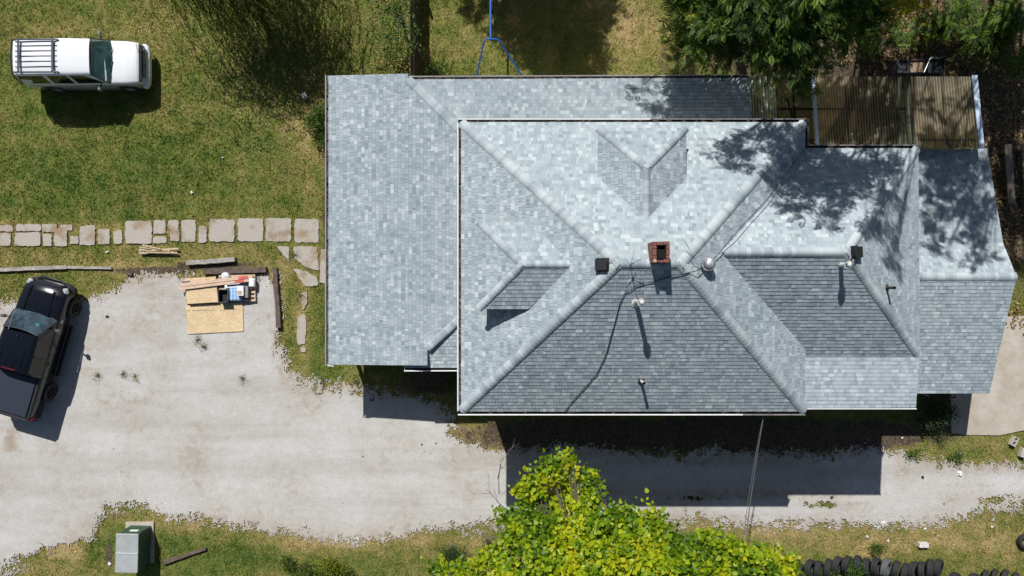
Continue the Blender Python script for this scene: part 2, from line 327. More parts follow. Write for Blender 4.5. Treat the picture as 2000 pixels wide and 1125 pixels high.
a = RNG.uniform(0, 6.283, n); h = RNG.uniform(.02, .075, n) * (.7 + .8 * fbm(tx, ty, 1.2, 2)); wd = RNG.uniform(.010, .024, n)
lean = RNG.uniform(.3, 1.3, n); la = RNG.uniform(0, 6.283, n); ox, oy = RNG.normal(0, .03, (2, n))
bx, by = tx + ox, ty + oy; zz = np.full(n, -.02)
V = np.empty((n, 3, 3), np.float32)
V[:, 0] = np.stack([bx - np.cos(a) * wd, by - np.sin(a) * wd, zz], 1); V[:, 1] = np.stack([bx + np.cos(a) * wd, by + np.sin(a) * wd, zz], 1)
V[:, 2] = np.stack([bx + np.cos(la) * h * lean, by + np.sin(la) * h * lean, zz + h], 1)
ff = {k: np.repeat(v, nb * 3) for k, v in fl.items()}
o = npmesh('grass', V.reshape(-1, 3), np.arange(n * 3).reshape(n, 3), BLADES, tone=RNG.random(n), fields=ff)
tag(o, 'short green and tan grass blades covering the lawn and verges', 'grass', kind='stuff')

# loose stones on the drive
n = 16000; sx = RNG.uniform(-23, 23, n); sy = RNG.uniform(-13, 0, n); ok = (sdf(GRAVEL, sx, sy) > -.1) & (RNG.random(n) < .35 + .65 * fbm(sx, sy, .7, 3)); sx, sy = sx[ok], sy[ok]; n = len(sx)
r = RNG.uniform(.007, .02, n) * (1 + (RNG.random(n) < .02) * 1.2); V = np.zeros((n, 4, 3), np.float32); a0 = RNG.uniform(0, 6.28, n)
for k in range(3): V[:, k] = np.stack([sx + np.cos(a0 + k * 2.1) * r * 1.2, sy + np.sin(a0 + k * 2.1) * r * 1.2, np.full(n, .015)], 1)
V[:, 3] = np.stack([sx, sy, .02 + r], 1); F = (np.arange(n)[:, None, None] * 4 + np.array([[0, 1, 3], [1, 2, 3], [2, 0, 3]])[None]).reshape(-1, 3)
m = NT('loose_stone'); STN = m.done(m.bsdf(m.ramp(m.attr('tone'), [(0, (.16, .14, .12)), (.3, (.36, .34, .31)), (1, (.66, .65, .63))]), .9))
o = npmesh('loose_gravel', V.reshape(-1, 3), F, STN, tone=np.repeat(RNG.random(n), 3)); tag(o, 'small loose stones scattered over the gravel drive', 'gravel', kind='stuff')
# ---------------------------------------------------------------- roof shingles
m = NT('shingle'); n = m.noise(70, 3, .7); n1 = m.noise(.5, 4, .6)
c = m.ramp(m.attr('tone'), [(0, (.240, .288, .318)), (.25, (.303, .356, .386)), (.5, (.37, .428, .454)), (.75, (.432, .492, .515)), (1, (.505, .566, .582))])
c = m.mix(1, c, m.ramp(n, [(.3, (.82,) * 3), (.7, (1.15,) * 3)]), 'MULTIPLY'); c = m.mix(1, c, m.ramp(n1, [(.3, (.92, .93, .94)), (.7, (1.05, 1.05, 1.04))]), 'MULTIPLY')
SHIN = m.done(m.bsdf(c, .92, 0, m.bump(n, .35, .006), .2))
m = NT('cap_shingle'); n = m.noise(60, 3, .7)
c = m.ramp(m.attr('tone'), [(0, (.245, .295, .325)), (.5, (.36, .41, .435)), (1, (.485, .53, .54))])
c = m.mix(1, c, m.ramp(n, [(.3, (.85,) * 3), (.7, (1.12,) * 3)]), 'MULTIPLY'); CAPM = m.done(m.bsdf(c, .92, 0, m.bump(n, .35, .006), .2))
FASC = simple('fascia_paint', (.30, .29, .285), .7, var=.15); WHITE = simple('white_aluminium', (.78, .78, .78), .35, var=.08, bump=.03)
DARKAL = simple('tarnished_gutter', (.20, .19, .185), .6, var=.3); DEBRIS = simple('gutter_debris', (.10, .065, .045), .95, var=.6, scale=14, bump=.8)
SIDING = simple('siding', (.50, .49, .46), .7, var=.06); BLACK = simple('black_plastic', (.018, .018, .02), .5, var=.2); GALV = simple('galvanised_metal', (.74, .75, .76), .35, .45, var=.08, bump=.04)
PVC = simple('white_pvc', (.72, .72, .70), .45, var=.06, bump=.02)
TONES = [.05, .2, .3, .38, .45, .52, .6, .7, .85, 1.0]; TW = [.03, .11, .14, .15, .16, .14, .11, .07, .05, .025]
EXP = .143
def clip(poly, a, b, c):
    """keep a*u+b*v+c>=0"""
    out = []; n = len(poly)
    for i in range(n):
        p, q = poly[i], poly[(i + 1) % n]; dp = a * p[0] + b * p[1] + c; dq = a * q[0] + b * q[1] + c
        if dp >= 0: out.append(p)
        if (dp >= 0) != (dq >= 0): t = dp / (dp - dq); out.append((p[0] + (q[0] - p[0]) * t, p[1] + (q[1] - p[1]) * t))
    return out
class Plane:
    def __init__(s, p0, p1, p2):
        s.o = Vector(p0); n = (Vector(p1) - s.o).cross(Vector(p2) - s.o).normalized()
        s.n = n if n.z > 0 else -n
        g = Vector((s.n.x, s.n.y, 0)); s.u = Vector((-g.y, g.x, 0)).normalized(); s.v = s.n.cross(s.u).normalized()
        if s.v.z < 0: s.v = -s.v
        if s.u.cross(s.v).dot(s.n) < 0: s.u = -s.u
    def z(s, x, y): return s.o.z - (s.n.x * (x - s.o.x) + s.n.y * (y - s.o.y)) / s.n.z
    def at(s, x, y, h=0): return Vector((x, y, s.z(x, y))) + s.n * h
    def uv(s, x, y): d = Vector((x, y, s.z(x, y))) - s.o; return (d.dot(s.u), d.dot(s.v))
    def w(s, u, v, h=0): return s.o + s.u * u + s.v * v + s.n * h
    def hit(s, px, py):
        """point of this plane seen at a photo position"""
        z = s.o.z
        for _ in range(30): q = P(px, py, z); z = s.z(q.x, q.y)
        return P(px, py, z)
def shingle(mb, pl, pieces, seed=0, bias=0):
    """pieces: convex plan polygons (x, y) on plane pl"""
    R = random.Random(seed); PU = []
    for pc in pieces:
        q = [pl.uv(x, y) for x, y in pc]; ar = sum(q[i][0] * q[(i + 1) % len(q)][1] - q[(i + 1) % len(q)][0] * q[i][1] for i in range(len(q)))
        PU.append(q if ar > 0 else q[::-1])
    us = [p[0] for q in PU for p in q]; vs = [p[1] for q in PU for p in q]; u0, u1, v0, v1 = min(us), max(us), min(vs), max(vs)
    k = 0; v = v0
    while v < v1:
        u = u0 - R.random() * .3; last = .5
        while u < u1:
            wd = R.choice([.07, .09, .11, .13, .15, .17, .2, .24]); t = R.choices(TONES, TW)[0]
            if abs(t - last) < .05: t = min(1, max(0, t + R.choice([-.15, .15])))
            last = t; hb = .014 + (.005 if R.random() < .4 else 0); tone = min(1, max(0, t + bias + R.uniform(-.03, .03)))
            for q in PU:
                c = [(u, v), (u + wd - .007, v), (u + wd - .007, v + EXP + .015), (u, v + EXP + .015)]
                for i in range(len(q)):
                    a, b = q[i], q[(i + 1) % len(q)]; ex, ey = b[0] - a[0], b[1] - a[1]
                    c = clip(c, -ey, ex, ey * a[0] - ex * a[1])
                    if len(c) < 3: break
                if len(c) < 3: continue
                H = lambda vv: hb - (hb - .003) * (vv - v) / EXP
                mb.face([pl.w(a, b, H(b)) for a, b in c], tone)
                for i in range(len(c)):
                    a, b = c[i], c[(i + 1) % len(c)]
                    if abs(a[1] - v) < 1e-5 and abs(b[1] - v) < 1e-5: mb.face([pl.w(a[0], a[1] - .011, .001), pl.w(b[0], b[1] - .011, .001), pl.w(b[0], b[1], hb), pl.w(a[0], a[1], hb)], tone * .8, 2)
            u += wd
        v += EXP
def deck(mb, pl, poly, th=.14):
    """solid board under the shingles with its edges (material 1)"""
    ar = sum(poly[i][0] * poly[(i + 1) % len(poly)][1] - poly[(i + 1) % len(poly)][0] * poly[i][1] for i in range(len(poly)))
    poly = poly if ar > 0 else poly[::-1]
    T = [pl.at(x, y, -.001) for x, y in poly]; B = [p - Vector((0, 0, th)) for p in T]; n = len(T)
    mb.face(T, .2, 1); mb.face(B[::-1], .5, 1)
    for i in range(n): j = (i + 1) % n; mb.face([B[i], B[j], T[j], T[i]], .5, 1)
def cap(mb, A, B, pL, pR, wd=.19, seed=0):
    wd *= 1.0
    R = random.Random(seed); A = Vector(A); B = Vector(B)
    if A.z > B.z: A, B = B, A
    d = (B - A).normalized(); L = (B - A).length; s = []
    for pl in (pL, pR): k = pl.n.cross(d).normalized(); s.append(k)
    if s[0].z > 0: s[0] = -s[0]
    if s[1].z > 0: s[1] = -s[1]
    if s[0].dot(s[1]) > .99: s[1] = -s[1]
    up = (pL.n + pR.n).normalized(); t = -.02; tn = .5
    while t < L:
        e = min(t + .17, L + .04); tn = min(1, max(0, .35 * tn + .65 * R.uniform(-.1, 1.1)))
        def ring(x, h): return [A + d * x + s[0] * wd + up * .004, A + d * x + s[0] * (wd * .97) + up * (.018 + h * .5), A + d * x + s[0] * wd * .45 + up * (.019 + h * .8), A + d * x + up * (.023 + h * .8), A + d * x + s[1] * wd * .45 + up * (.019 + h * .8), A + d * x + s[1] * (wd * .97) + up * (.018 + h * .5), A + d * x + s[1] * wd + up * .004]
        a = ring(t, .012); b = ring(e, .0)
        mb.idx(a + b, [(i, i + 1, i + 8, i + 7) for i in range(6)], tn, 0, True); mb.face(a + [A + d * t + up * -.02], tn * .8)
        t += .143
def gutter(mb, A, B, outw, lip=0, deb=1):
    """open trough along A-B; material 0 metal outer lip, 1 debris, 2 dark inside"""
    A = Vector(A); B = Vector(B); o = Vector(outw).normalized(); z = Vector((0, 0, 1))
    def strip(o0, z0, o1, z1, mi): mb.face([A + o * o0 + z * z0, B + o * o0 + z * z0, B + o * o1 + z * z1, A + o * o1 + z * z1], .5, mi)
    strip(0, 0, 0, -.10, 2); strip(0, -.10, .09, -.10, 2); strip(.09, -.10, .10, -.01, 2); strip(.10, -.01, .142, -.004, lip); strip(.142, -.004, .144, -.03, lip); strip(.144, -.03, .11, -.12, lip); strip(.11, -.12, -.01, -.12, lip)
    if deb:
        n = int((B - A).length / .12)
        for i in range(n):
            if random.random() < deb:
                p = A.lerp(B, (i + random.random()) / n) + o * random.uniform(.03, .07) - z * .05
                mb.box(p, (random.uniform(.05, .2) if abs(o.y) > .5 else .05, random.uniform(.05, .2) if abs(o.x) > .5 else .05, .05), rot(rz=random.uniform(-.2, .2)), 1)

house = thing('house', (4, 0, 0), 'large house under grey shingled hip roofs with brick chimney, dormers and low porch roofs', 'house')
# main roof ---------------------------------------------------
XW, XE, YS, YN = -1.76, 10.17, -4.28, 5.75; ZE, ZR = 5.6, 8.5; HW = (YN - YS) / 2; YR = (YS + YN) / 2; XA, XB = XW + HW, XE - HW
RA, RB = Vector((XA, YR, ZR)), Vector((XB, YR, ZR)); cNW, cSW, cNE, cSE = Vector((XW, YN, ZE)), Vector((XW, YS, ZE)), Vector((XE, YN, ZE)), Vector((XE, YS, ZE))
mN = Plane(cNW, cNE, RA); mS = Plane(cSW, cSE, RA); mW = Plane(cNW, cSW, RA); mE = Plane(cNE, cSE, RB)
mb = MB(); xy = lambda *v: [(p.x, p.y) for p in v]
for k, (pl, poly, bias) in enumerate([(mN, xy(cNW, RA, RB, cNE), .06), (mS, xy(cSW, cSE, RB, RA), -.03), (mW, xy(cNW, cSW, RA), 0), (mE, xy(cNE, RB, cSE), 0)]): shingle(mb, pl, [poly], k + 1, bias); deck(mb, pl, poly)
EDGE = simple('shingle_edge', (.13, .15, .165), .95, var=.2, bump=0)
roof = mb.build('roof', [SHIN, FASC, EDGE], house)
mb = MB()
for k, (a, b, l, r) in enumerate([(cNW, RA, mN, mW), (cSW, RA, mS, mW), (cNE, RB, mN, mE), (cSE, RB, mS, mE), (RA, RB, mN, mS)]): cap(mb, a, b, l, r, seed=k)
mb.build('ridge_cap', CAPM, roof)
def guts(parts, mats, parent, name='gutter'):
    mb = MB()
    for a, b, o, lip, deb in parts: gutter(mb, a, b, o, lip, deb)
    mb.build(name, mats, parent)
dz = Vector((0, 0, -.01))
guts([(cNW + dz, cSW + dz, (-1, 0, 0), 0, .9)], [WHITE, DEBRIS, DARKAL], roof)
guts([(cNW + dz + Vector((-.12, 0, 0)), cNW.lerp(cNE, .55) + dz, (0, 1, 0), 0, .3)], [WHITE, DEBRIS, DARKAL], roof)
guts([(cNW.lerp(cNE, .55) + dz, cNE + dz, (0, 1, 0), 0, .3), (cNE + dz + Vector((0, .12, 0)), Vector((XE, 4.95, ZE - .01)), (1, 0, 0), 0, .2)], [DARKAL, DEBRIS, BLACK], roof)
guts([(cSW + dz + Vector((-.12, 0, 0)), cSW.lerp(cSE, .82) + dz, (0, -1, 0), 0, .1)], [WHITE, DEBRIS, BLACK], roof)
guts([(cSW.lerp(cSE, .82) + dz, cSE + dz + Vector((0.02, 0, 0)), (0, -1, 0), 0, .1)], [DARKAL, DEBRIS, BLACK], roof)
# dormers ------------------------------------------------------
def dormer(cx, cy, dirn, half, base, front, zd, slope, seed):
    """hipped dormer; dirn = outward axis vector, front = distance of its eave from (cx,cy), ridge runs back to base"""
    D = Vector(dirn); T = Vector((-D.y, D.x, 0)); zr = zd + half * slope
    q = lambda f, t, z: Vector((cx, cy, 0)) + D * f + T * t + Vector((0, 0, z))
    fl_, fr = q(front, half, zd), q(front, -half, zd); ap = q(front - half, 0, zr); bk = q(base, 0, zr)
    be = base - .2 * 0
    bl, br = q(base + (half - 0) * 1.0, half, zd), q(base + half, -half, zd)     # where the eaves run into the main slope
    ext = .12; bl2, br2, bk2 = q(base + half - ext, half, zd), q(base + half - ext, -half, zd), q(base - ext, 0, zr)
    F = Plane(fl_, fr, ap); Lp = Plane(fl_, ap, bk); Rp = Plane(fr, ap, bk); mb = MB()
    for k, (pl, poly) in enumerate([(F, xy(fl_, fr, ap)), (Lp, xy(fl_, ap, bk2, bl2)), (Rp, xy(fr, ap, bk2, br2))]): shingle(mb, pl, [poly], seed + k); deck(mb, pl, poly, .07)
    w = MB(); wi = .16
    f0, f1 = base + half * .6, front - wi; w.box(q((f0 + f1) / 2, 0, zd - .55), (abs(D.x) * (f1 - f0) + abs(T.x) * 2 * (half - wi), abs(D.y) * (f1 - f0) + abs(T.y) * 2 * (half - wi), 1.0))
    d = w.build('dormer', [SIDING], house); r = mb.build('dormer_roof', [SHIN, FASC, EDGE], d)
    c = MB(); cap(c, fl_, ap, F, Lp, .14, seed); cap(c, fr, ap, F, Rp, .14, seed + 1); cap(c, ap, bk, Lp, Rp, .14, seed + 2); c.build('ridge_cap', CAPM, d)
dormer(0, .74, (-1, 0, 0), 1.42, -1.85, 1.09, 6.98, .51, 20)
dormer(4.28, 0, (0, 1, 0), 1.445, 2.22, 5.26, 6.85, .56, 30)
# east block ---------------------------------------------------
zr = 7.65; e0 = Vector((6.45, 1.13, zr)); e1 = Vector((10.63, 1.13, zr)); eNE = Vector((14.27, 4.905, 5.3)); eSE = Vector((14.27, -2.4, 5.42))
eN = Plane(e0, e1, eNE); eS = Plane(e0, e1, eSE); eE = Plane(eNE, eSE, e1); x1 = Plane((9.9, -2.4, 5.42), (14.27, -2.4, 5.42), (14.27, -4.28, 5.16))
mb = MB()
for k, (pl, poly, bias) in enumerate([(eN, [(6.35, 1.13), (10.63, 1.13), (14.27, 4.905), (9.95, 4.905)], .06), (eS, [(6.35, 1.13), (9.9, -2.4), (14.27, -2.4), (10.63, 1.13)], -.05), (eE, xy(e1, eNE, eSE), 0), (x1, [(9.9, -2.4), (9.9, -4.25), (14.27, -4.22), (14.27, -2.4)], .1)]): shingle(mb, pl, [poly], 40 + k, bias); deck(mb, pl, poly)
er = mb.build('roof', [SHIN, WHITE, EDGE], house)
mb = MB(); cap(mb, Vector((6.75, 1.13, zr)), e1, eN, eS, .2, 50); cap(mb, eNE, e1, eN, eE, .17, 51); cap(mb, eSE, e1, eS, eE, .17, 52); mb.build('ridge_cap', CAPM, er)
guts([(Vector((10.0, 4.905, 5.29)), Vector((14.3, 4.905, 5.29)), (0, 1, 0), 0, .3)], [DARKAL, DEBRIS, BLACK], er)
mb = MB(); mb.box((12.15, -4.27, 5.12), (4.3, .03, .12)); mb.build('drip_edge', WHITE, er)
# east porch
k0, k1 = 14.0, 18.77
a, b = Vector((k0, .42, 3.9)), Vector((k1, .42, 3.9)); q1 = Plane((k0, 1.72, 3.2), (k1, 1.72, 3.2), a); q2 = Plane((k0, 5.5, 2.33), (k1, 5.5, 2.33), (k0, 1.72, 3.2)); q3 = Plane((k0, -4.14, 2.45), (k1, -4.14, 2.45), a)
mb = MB()
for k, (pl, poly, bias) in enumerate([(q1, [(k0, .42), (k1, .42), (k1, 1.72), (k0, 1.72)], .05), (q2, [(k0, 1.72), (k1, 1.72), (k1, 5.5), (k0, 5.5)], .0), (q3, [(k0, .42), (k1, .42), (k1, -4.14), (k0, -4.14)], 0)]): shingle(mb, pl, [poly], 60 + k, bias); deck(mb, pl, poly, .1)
pr = mb.build('porch_roof', [SHIN, FASC, EDGE], house); mb = MB(); cap(mb, a, b, q1, q3, .18, 63); mb.build('ridge_cap', CAPM, pr)
mb = MB()
for x in (14.6, 15.5, 16.3): mb = MB(); mb.tube([(x, -4.0, 2.3), (x + .05, -4.2, 2.15), (x + .25, -4.3, 2.2)], .012, 6); mb.build('hook', WHITE, pr)
# west and north low roofs
mw = .08; wz = lambda x: 2.9 + mw * (x + 7.09)
wp = Plane((-7.09, 0, wz(-7.09)), (-7.09, 5, wz(-7.09)), (-2, 0, wz(-2))); np_ = Plane((-3.98, 7.99, wz(-3.98)), (0, 7.99, wz(-3.98)), (-1.3, 5.31, wz(-1.3)))
mb = MB()
pieces = [[(-7.09, 8.21), (-3.98, 8.21), (-3.98, -2.96), (-7.09, -2.96)], [(-3.98, 7.99), (-1.3, 5.31), (-1.3, -.55), (-3.23, -2.3), (-3.98, -2.96 + .0)], [(-3.98, -2.96), (-3.98, -2.0), (-3.23, -2.3), (-3.23, -2.96)]]
shingle(mb, wp, [pieces[0], [(-3.98, 7.99), (-1.3, 5.31), (-1.3, -.55), (-3.23, -2.3), (-3.98, -2.3)], [(-3.98, -2.96), (-3.98, -2.3), (-3.23, -2.3), (-3.23, -2.96)]], 70, 0); deck(mb, wp, [(-7.09, 8.21), (-3.98, 8.21), (-3.98, 7.99), (-1.3, 5.31), (-1.3, -.55), (-3.23, -2.3), (-3.23, -2.96), (-7.09, -2.96)], .12)
npoly = [(-3.98, 7.99), (9.1, 8.05), (9.1, 5.1), (-1.1, 5.1)]; shingle(mb, np_, [npoly], 71, 0); deck(mb, np_, npoly, .12)
sp = Plane((-3.23, -3.08, 2.92), (-1.6, -3.08, 2.92), (-1.6, -2.08, 3.095)); spoly = [(-3.23, -2.3), (-1.3, -.55), (-1.3, -3.08), (-3.23, -3.08)]
sp2 = Plane((-4.1, -3.08, 2.92), (-3.2, -3.08, 2.92), (-3.2, -2.58, 3.0))
shingle(mb, sp, [spoly], 72, 0); deck(mb, sp, spoly, .1); shingle(mb, sp2, [[(-4.1, -3.08), (-3.23, -3.08), (-3.23, -2.8), (-4.1, -2.8)]], 73); deck(mb, sp2, [(-4.1, -3.08), (-3.23, -3.08), (-3.23, -2.8), (-4.1, -2.8)], .08)
lr = mb.build('porch_roof', [SHIN, FASC, EDGE], house)
mb = MB(); cap(mb, (-3.98, 7.99, wz(-3.98)), (-1.3, 5.31, wz(-1.3)), wp, np_, .17, 75); mb.build('ridge_cap', CAPM, lr); mb = MB(); cap(mb, (-3.23, -2.3, wz(-3.23)), (-1.3, -.55, wz(-1.3)), wp, sp, .15, 76); mb.build('ridge_cap', CAPM, lr)
guts([(Vector((-7.09, 8.25, 2.89)), Vector((-7.09, -3.0, 2.89)), (-1, 0, 0), 0, .5)], [FASC, DEBRIS, DARKAL], lr)
guts([(Vector((-3.98, 7.99, 3.13)), Vector((9.1, 8.05, 3.13)), (0, 1, 0), 0, .6)], [FASC, DEBRIS, DARKAL], lr)
guts([(Vector((-4.12, -3.08, 2.93)), Vector((-1.9, -3.08, 2.88)), (0, -1, 0), 0, .0)], [WHITE, DEBRIS, BLACK], lr)
mb = MB(); mb.box((-4.15, -3.12, 2.88), (.03, .22, .1)); mb.build('gutter_end', WHITE, lr); mb = MB(); mb.tube([(-7.15, -3.0, 2.87), (-6.9, -3.03, 2.84)], .03, 6); mb.build('gutter_end', WHITE, lr)
# walls
mb = MB(); mb.box((4.2, .73, 2.75), (11.1, 9.2, 5.5)); mb.box((11.9, .4, 2.6), (4.0, 8.6, 5.2)); mb.box((2.9, 6.4, 1.55), (11.8, 2.7, 3.1)); mb.build('wall', SIDING, house)
for x, y in [(-6.8, -2.7), (-6.8, .9), (-6.8, 4.5), (-6.8, 7.9), (-4.2, -2.7), (18.3, -3.8), (18.3, .4), (18.3, 4.9), (15.0, -3.8)]: mb = MB(); mb.box((x, y, 1.13 if x > 0 else 1.4), (.14, .14, 2.26 if x > 0 else 2.8)); mb.build('porch_post', WHITE, house)
WGL = simple('window_glass', (.02, .025, .03), .05, bump=0)
for x in (.0, 3.0, 6.0, 8.8): mb = MB(); mb.box((x, -3.88, 4.2), (.95, .04, 1.4), mi=0); mb.box((x, -3.9, 4.2), (.8, .04, 1.25), mi=1); mb.build('window', [WHITE, WGL], house)
# chimney --------------------------------------------------------
BR = [simple('brick_red', (.19, .075, .055), .85, var=.3, scale=20), simple('brick_pale', (.42, .30, .23), .85, var=.3, scale=20), simple('mortar', (.20, .18, .165), .95), simple('soot', (.006, .005, .005), .98)]
mb = MB(); cx0, cx1, cy0, cy1 = 4.19, 4.68, .76, 1.38; zt = 9.05; R = random.Random(3)
mb.box(((cx0 + cx1) / 2, (cy0 + cy1) / 2, 8.35), (cx1 - cx0 - .03, cy1 - cy0 - .03, 1.12), mi=2)
k = 0; z = 7.95
while z < zt - .01:
    o = .1 * (k % 2); top = z > zt - .09
    for side in range(4):
        L = (cx1 - cx0) if side < 2 else (cy1 - cy0 - .208); t = -o
        while t < L - .001:
            a, b = max(t, 0), min(t + .2, L)
            if b - a > .02 and not (top and side == 0 and .17 < (a + b) / 2 < .32):
                mm = (a + b) / 2; l = b - a - .012; j = R.uniform(-.006, .006); mi = 1 if (top and side == 0 and mm < .3) or R.random() < .08 else 0
                if side == 0: mb.box((cx0 + mm, cy0 + .05 + j, z + .033), (l, .1, .058), rot(rz=R.uniform(-.03, .03)), mi, .006)
                if side == 1: mb.box((cx0 + mm, cy1 - .05 + j, z + .033), (l, .1, .058), rot(rz=R.uniform(-.03, .03)), mi, .006)
                if side == 2: mb.box((cx0 + .05 + j, cy0 + .104 + mm, z + .033), (.1, l, .058), rot(rz=R.uniform(-.03, .03)), mi, .006)
                if side == 3: mb.box((cx1 - .05 + j, cy0 + .104 + mm, z + .033), (.1, l, .058), rot(rz=R.uniform(-.03, .03)), mi, .006)
            t += .2
    z += .07; k += 1
mb.box(((cx0 + cx1) / 2, (cy0 + cy1) / 2, 8.915), (.24, .38, .02), mi=3)
for sx in (-1, 1): mb.box(((cx0 + cx1) / 2 + sx * .125, (cy0 + cy1) / 2, 8.98), (.012, .38, .12), mi=3)
for sy in (-1, 1): mb.box(((cx0 + cx1) / 2, (cy0 + cy1) / 2 + sy * .19, 8.98), (.25, .012, .12), mi=3)
mb.build('chimney', BR, roof)
# roof vents -----------------------------------------------------
def boxvent(pl, px, py, parent, rz):
    b = pl.hit(px, py); mb = MB(); q = pl.n.to_track_quat('Z', 'Y').to_matrix()
    mb.box(b + pl.n * .02, (.42, .42, .02), q @ rot(rz=rz)); mb.box(b + pl.n * .09, (.26, .28, .14), q @ rot(rz=rz), bev=.02); mb.box(b + pl.n * .17, (.36, .40, .03), q @ rot(rz=rz), bev=.012)
    mb.build('roof_vent', BLACK, parent)
boxvent(mW, 1178, 517, roof, 0); boxvent(eE, 1668, 493, er, .05)
def turbine(c, r, h, parent, pipe):
    mb = MB(); c = Vector(c); mb.tube([c - Vector((0, 0, pipe)), c + Vector((0, 0, .02))], r * .55, 14)
    mb.lathe([(r * .95, -pipe + .02), (r * .6, -pipe + .09)], c, n=18) if r > .15 else mb.lathe([(r * 1.5, -pipe - .02), (r * .6, -pipe + .12)], c, n=18)
    n = 22
    for k in range(n):
        pts = []
        for j in range(7):
            t = j / 6; ph = math.pi * (.06 + .86 * t); a = 2 * math.pi * k / n + t * .9; rr = r * math.sin(ph)
            pts.append((rr, a, c.z + h * (1 - math.cos(ph)) / 2))
        for j in range(6):
            (r0, a0, z0), (r1, a1, z1) = pts[j], pts[j + 1]; da = .17
            f = lambda rr, a, z: (c.x + rr * math.cos(a), c.y + rr * math.sin(a), z)
            mb.face([f(r0, a0, z0), f(r0 * .86, a0 + da, z0), f(r1 * .86, a1 + da, z1), f(r1, a1, z1)], .5, 0, False)
    mb.lathe([(r * .38, h * .93), (r * .25, h * 1.0), (0.001, h * 1.02)], c, n=16); mb.lathe([(r * .5, .01), (r * .55, h * .5), (r * .35, h * .93)], c, n=16, mi=1)
    mb.build('turbine_vent', [GALV if r > .15 else PVC, simple('vent_core', (.08, .085, .09), .5)], parent)
turbine(P(1380, 515, 8.05), .235, .34, roof, .55); turbine(P(1251, 590, 8.62), .13, .2, roof, .85); turbine(P(1654, 517, 7.8), .13, .2, er, .65)
def pipe(pl, b, top, r, mat, parent):
    mb = MB(); mb.lathe([(r * 2.2, 0), (r * 1.5, .06), (r, .07)], b, n=14, mi=1); mb.tube([b - Vector((0, 0, .1)), top], r, 14, cap=False)
    mb.tube([top, b], r * .8, 12, mi=2, cap=False); mb.lathe([(r, 0), (r * .8, 0), (r * .8, -.25), (.001, -.25)], top, n=14, mi=2); mb.box(b, (r * 5, r * 5, .015), pl.n.to_track_quat('Z', 'Y').to_matrix(), 1)
    mb.build('vent_pipe', [mat, BLACK, BR[3]], parent)
b = mS.hit(1252, 744); pipe(mS, b, Vector((b.x, b.y, b.z + .55)), .05, PVC, roof); b = eE.hit(1731, 562); pipe(eE, b, Vector((b.x, b.y, b.z + .5)), .05, simple('rusty_pipe', (.06, .04, .035), .7), er)
# antenna with its wires
mb = MB(); t = P(1232, 516, 8.75); mb.tube([(t.x, t.y, 8.4), t + Vector((0, 0, .5))], .012, 6)
for a, l in [(1.4, .35), (-1.3, .45), (.5, .3), (2.6, .25)]: mb.tube([t, t + Vector((math.cos(a) * l, math.sin(a) * l, .25))], .006, 5)
mb.box(t, (.09, .05, .03), rot(rz=.5), 1, .01); mb.tube([t, mS.hit(1222, 560) + mS.n * .02], .005, 5); mb.tube([t, mS.hit(1240, 563) + mS.n * .02], .005, 5)
mb.build('antenna', [BLACK, simple('blue_plastic', (.10, .42, .65), .4)], roof); mb = MB(); t2 = P(1356, 505, 8.5)
for a, l in [(2.1, .62), (2.4, .35), (.6, .2)]: mb.tube([t2, t2 + Vector((math.cos(a) * l, math.sin(a) * l, .1))], .007, 5)
mb.build('antenna', BLACK, roof)
# cables
def cablepts(pts, n=6, sag=0):
    out = []
    for i in range(len(pts) - 1):
        for k in range(n): t = k / n; p = Vector(pts[i]).lerp(Vector(pts[i + 1]), t); p.z -= sag * 4 * t * (1 - t); out.append(p)
    out.append(Vector(pts[-1])); return out
mb = MB(); L = [(mE, 1386, 514), (mS, 1362, 527), (mS, 1336, 533), (mS, 1318, 536), (mS, 1292, 544), (mS, 1262, 551), (mS, 1242, 556), (mS, 1232, 566), (mS, 1222, 568), (mS, 1210, 592), (mS, 1201, 628), (mS, 1192, 660), (mS, 1184, 690), (mS, 1166, 728), (mS, 1140, 758), (mS, 1118, 782), (mS, 1104, 801)]
mb.tube([pl.hit(a, b) + pl.n * .045 for pl, a, b in L], .013, 6)
o = mb.build('cable', BLACK); tag(o, 'black cable lying across the dark slope of the main roof below the chimney', 'cable')
mb = MB(); mb.tube(cablepts([mE.hit(1386, 514) + Vector((0, 0, .12)), P(1440, 452, 7.7), P(1500, 388, 6.9), P(1572, 291, 5.75)], 5, .03), .012, 6)
o = mb.build('cable', BLACK); tag(o, 'black overhead cable running from the ridge down the shaded valley to the roof corner', 'cable')
mb = MB(); mb.tube(cablepts([P(1493, 806, 5.35), P(1470, 950, 5.6), P(1455, 1075, 6.2), P(1440, 1200, 7)], 8, .05), .017, 6); mb.tube(cablepts([P(1493, 806, 5.35), P(1466, 950, 5.7), P(1451, 1078, 6.3), P(1436, 1200, 7.1)], 8, .09), .010, 6)
o = mb.build('cable', simple('service_cable', (.09, .09, .09), .5)); tag(o, 'overhead service cable from the lower eave across the gravel to the lime green tree', 'cable')
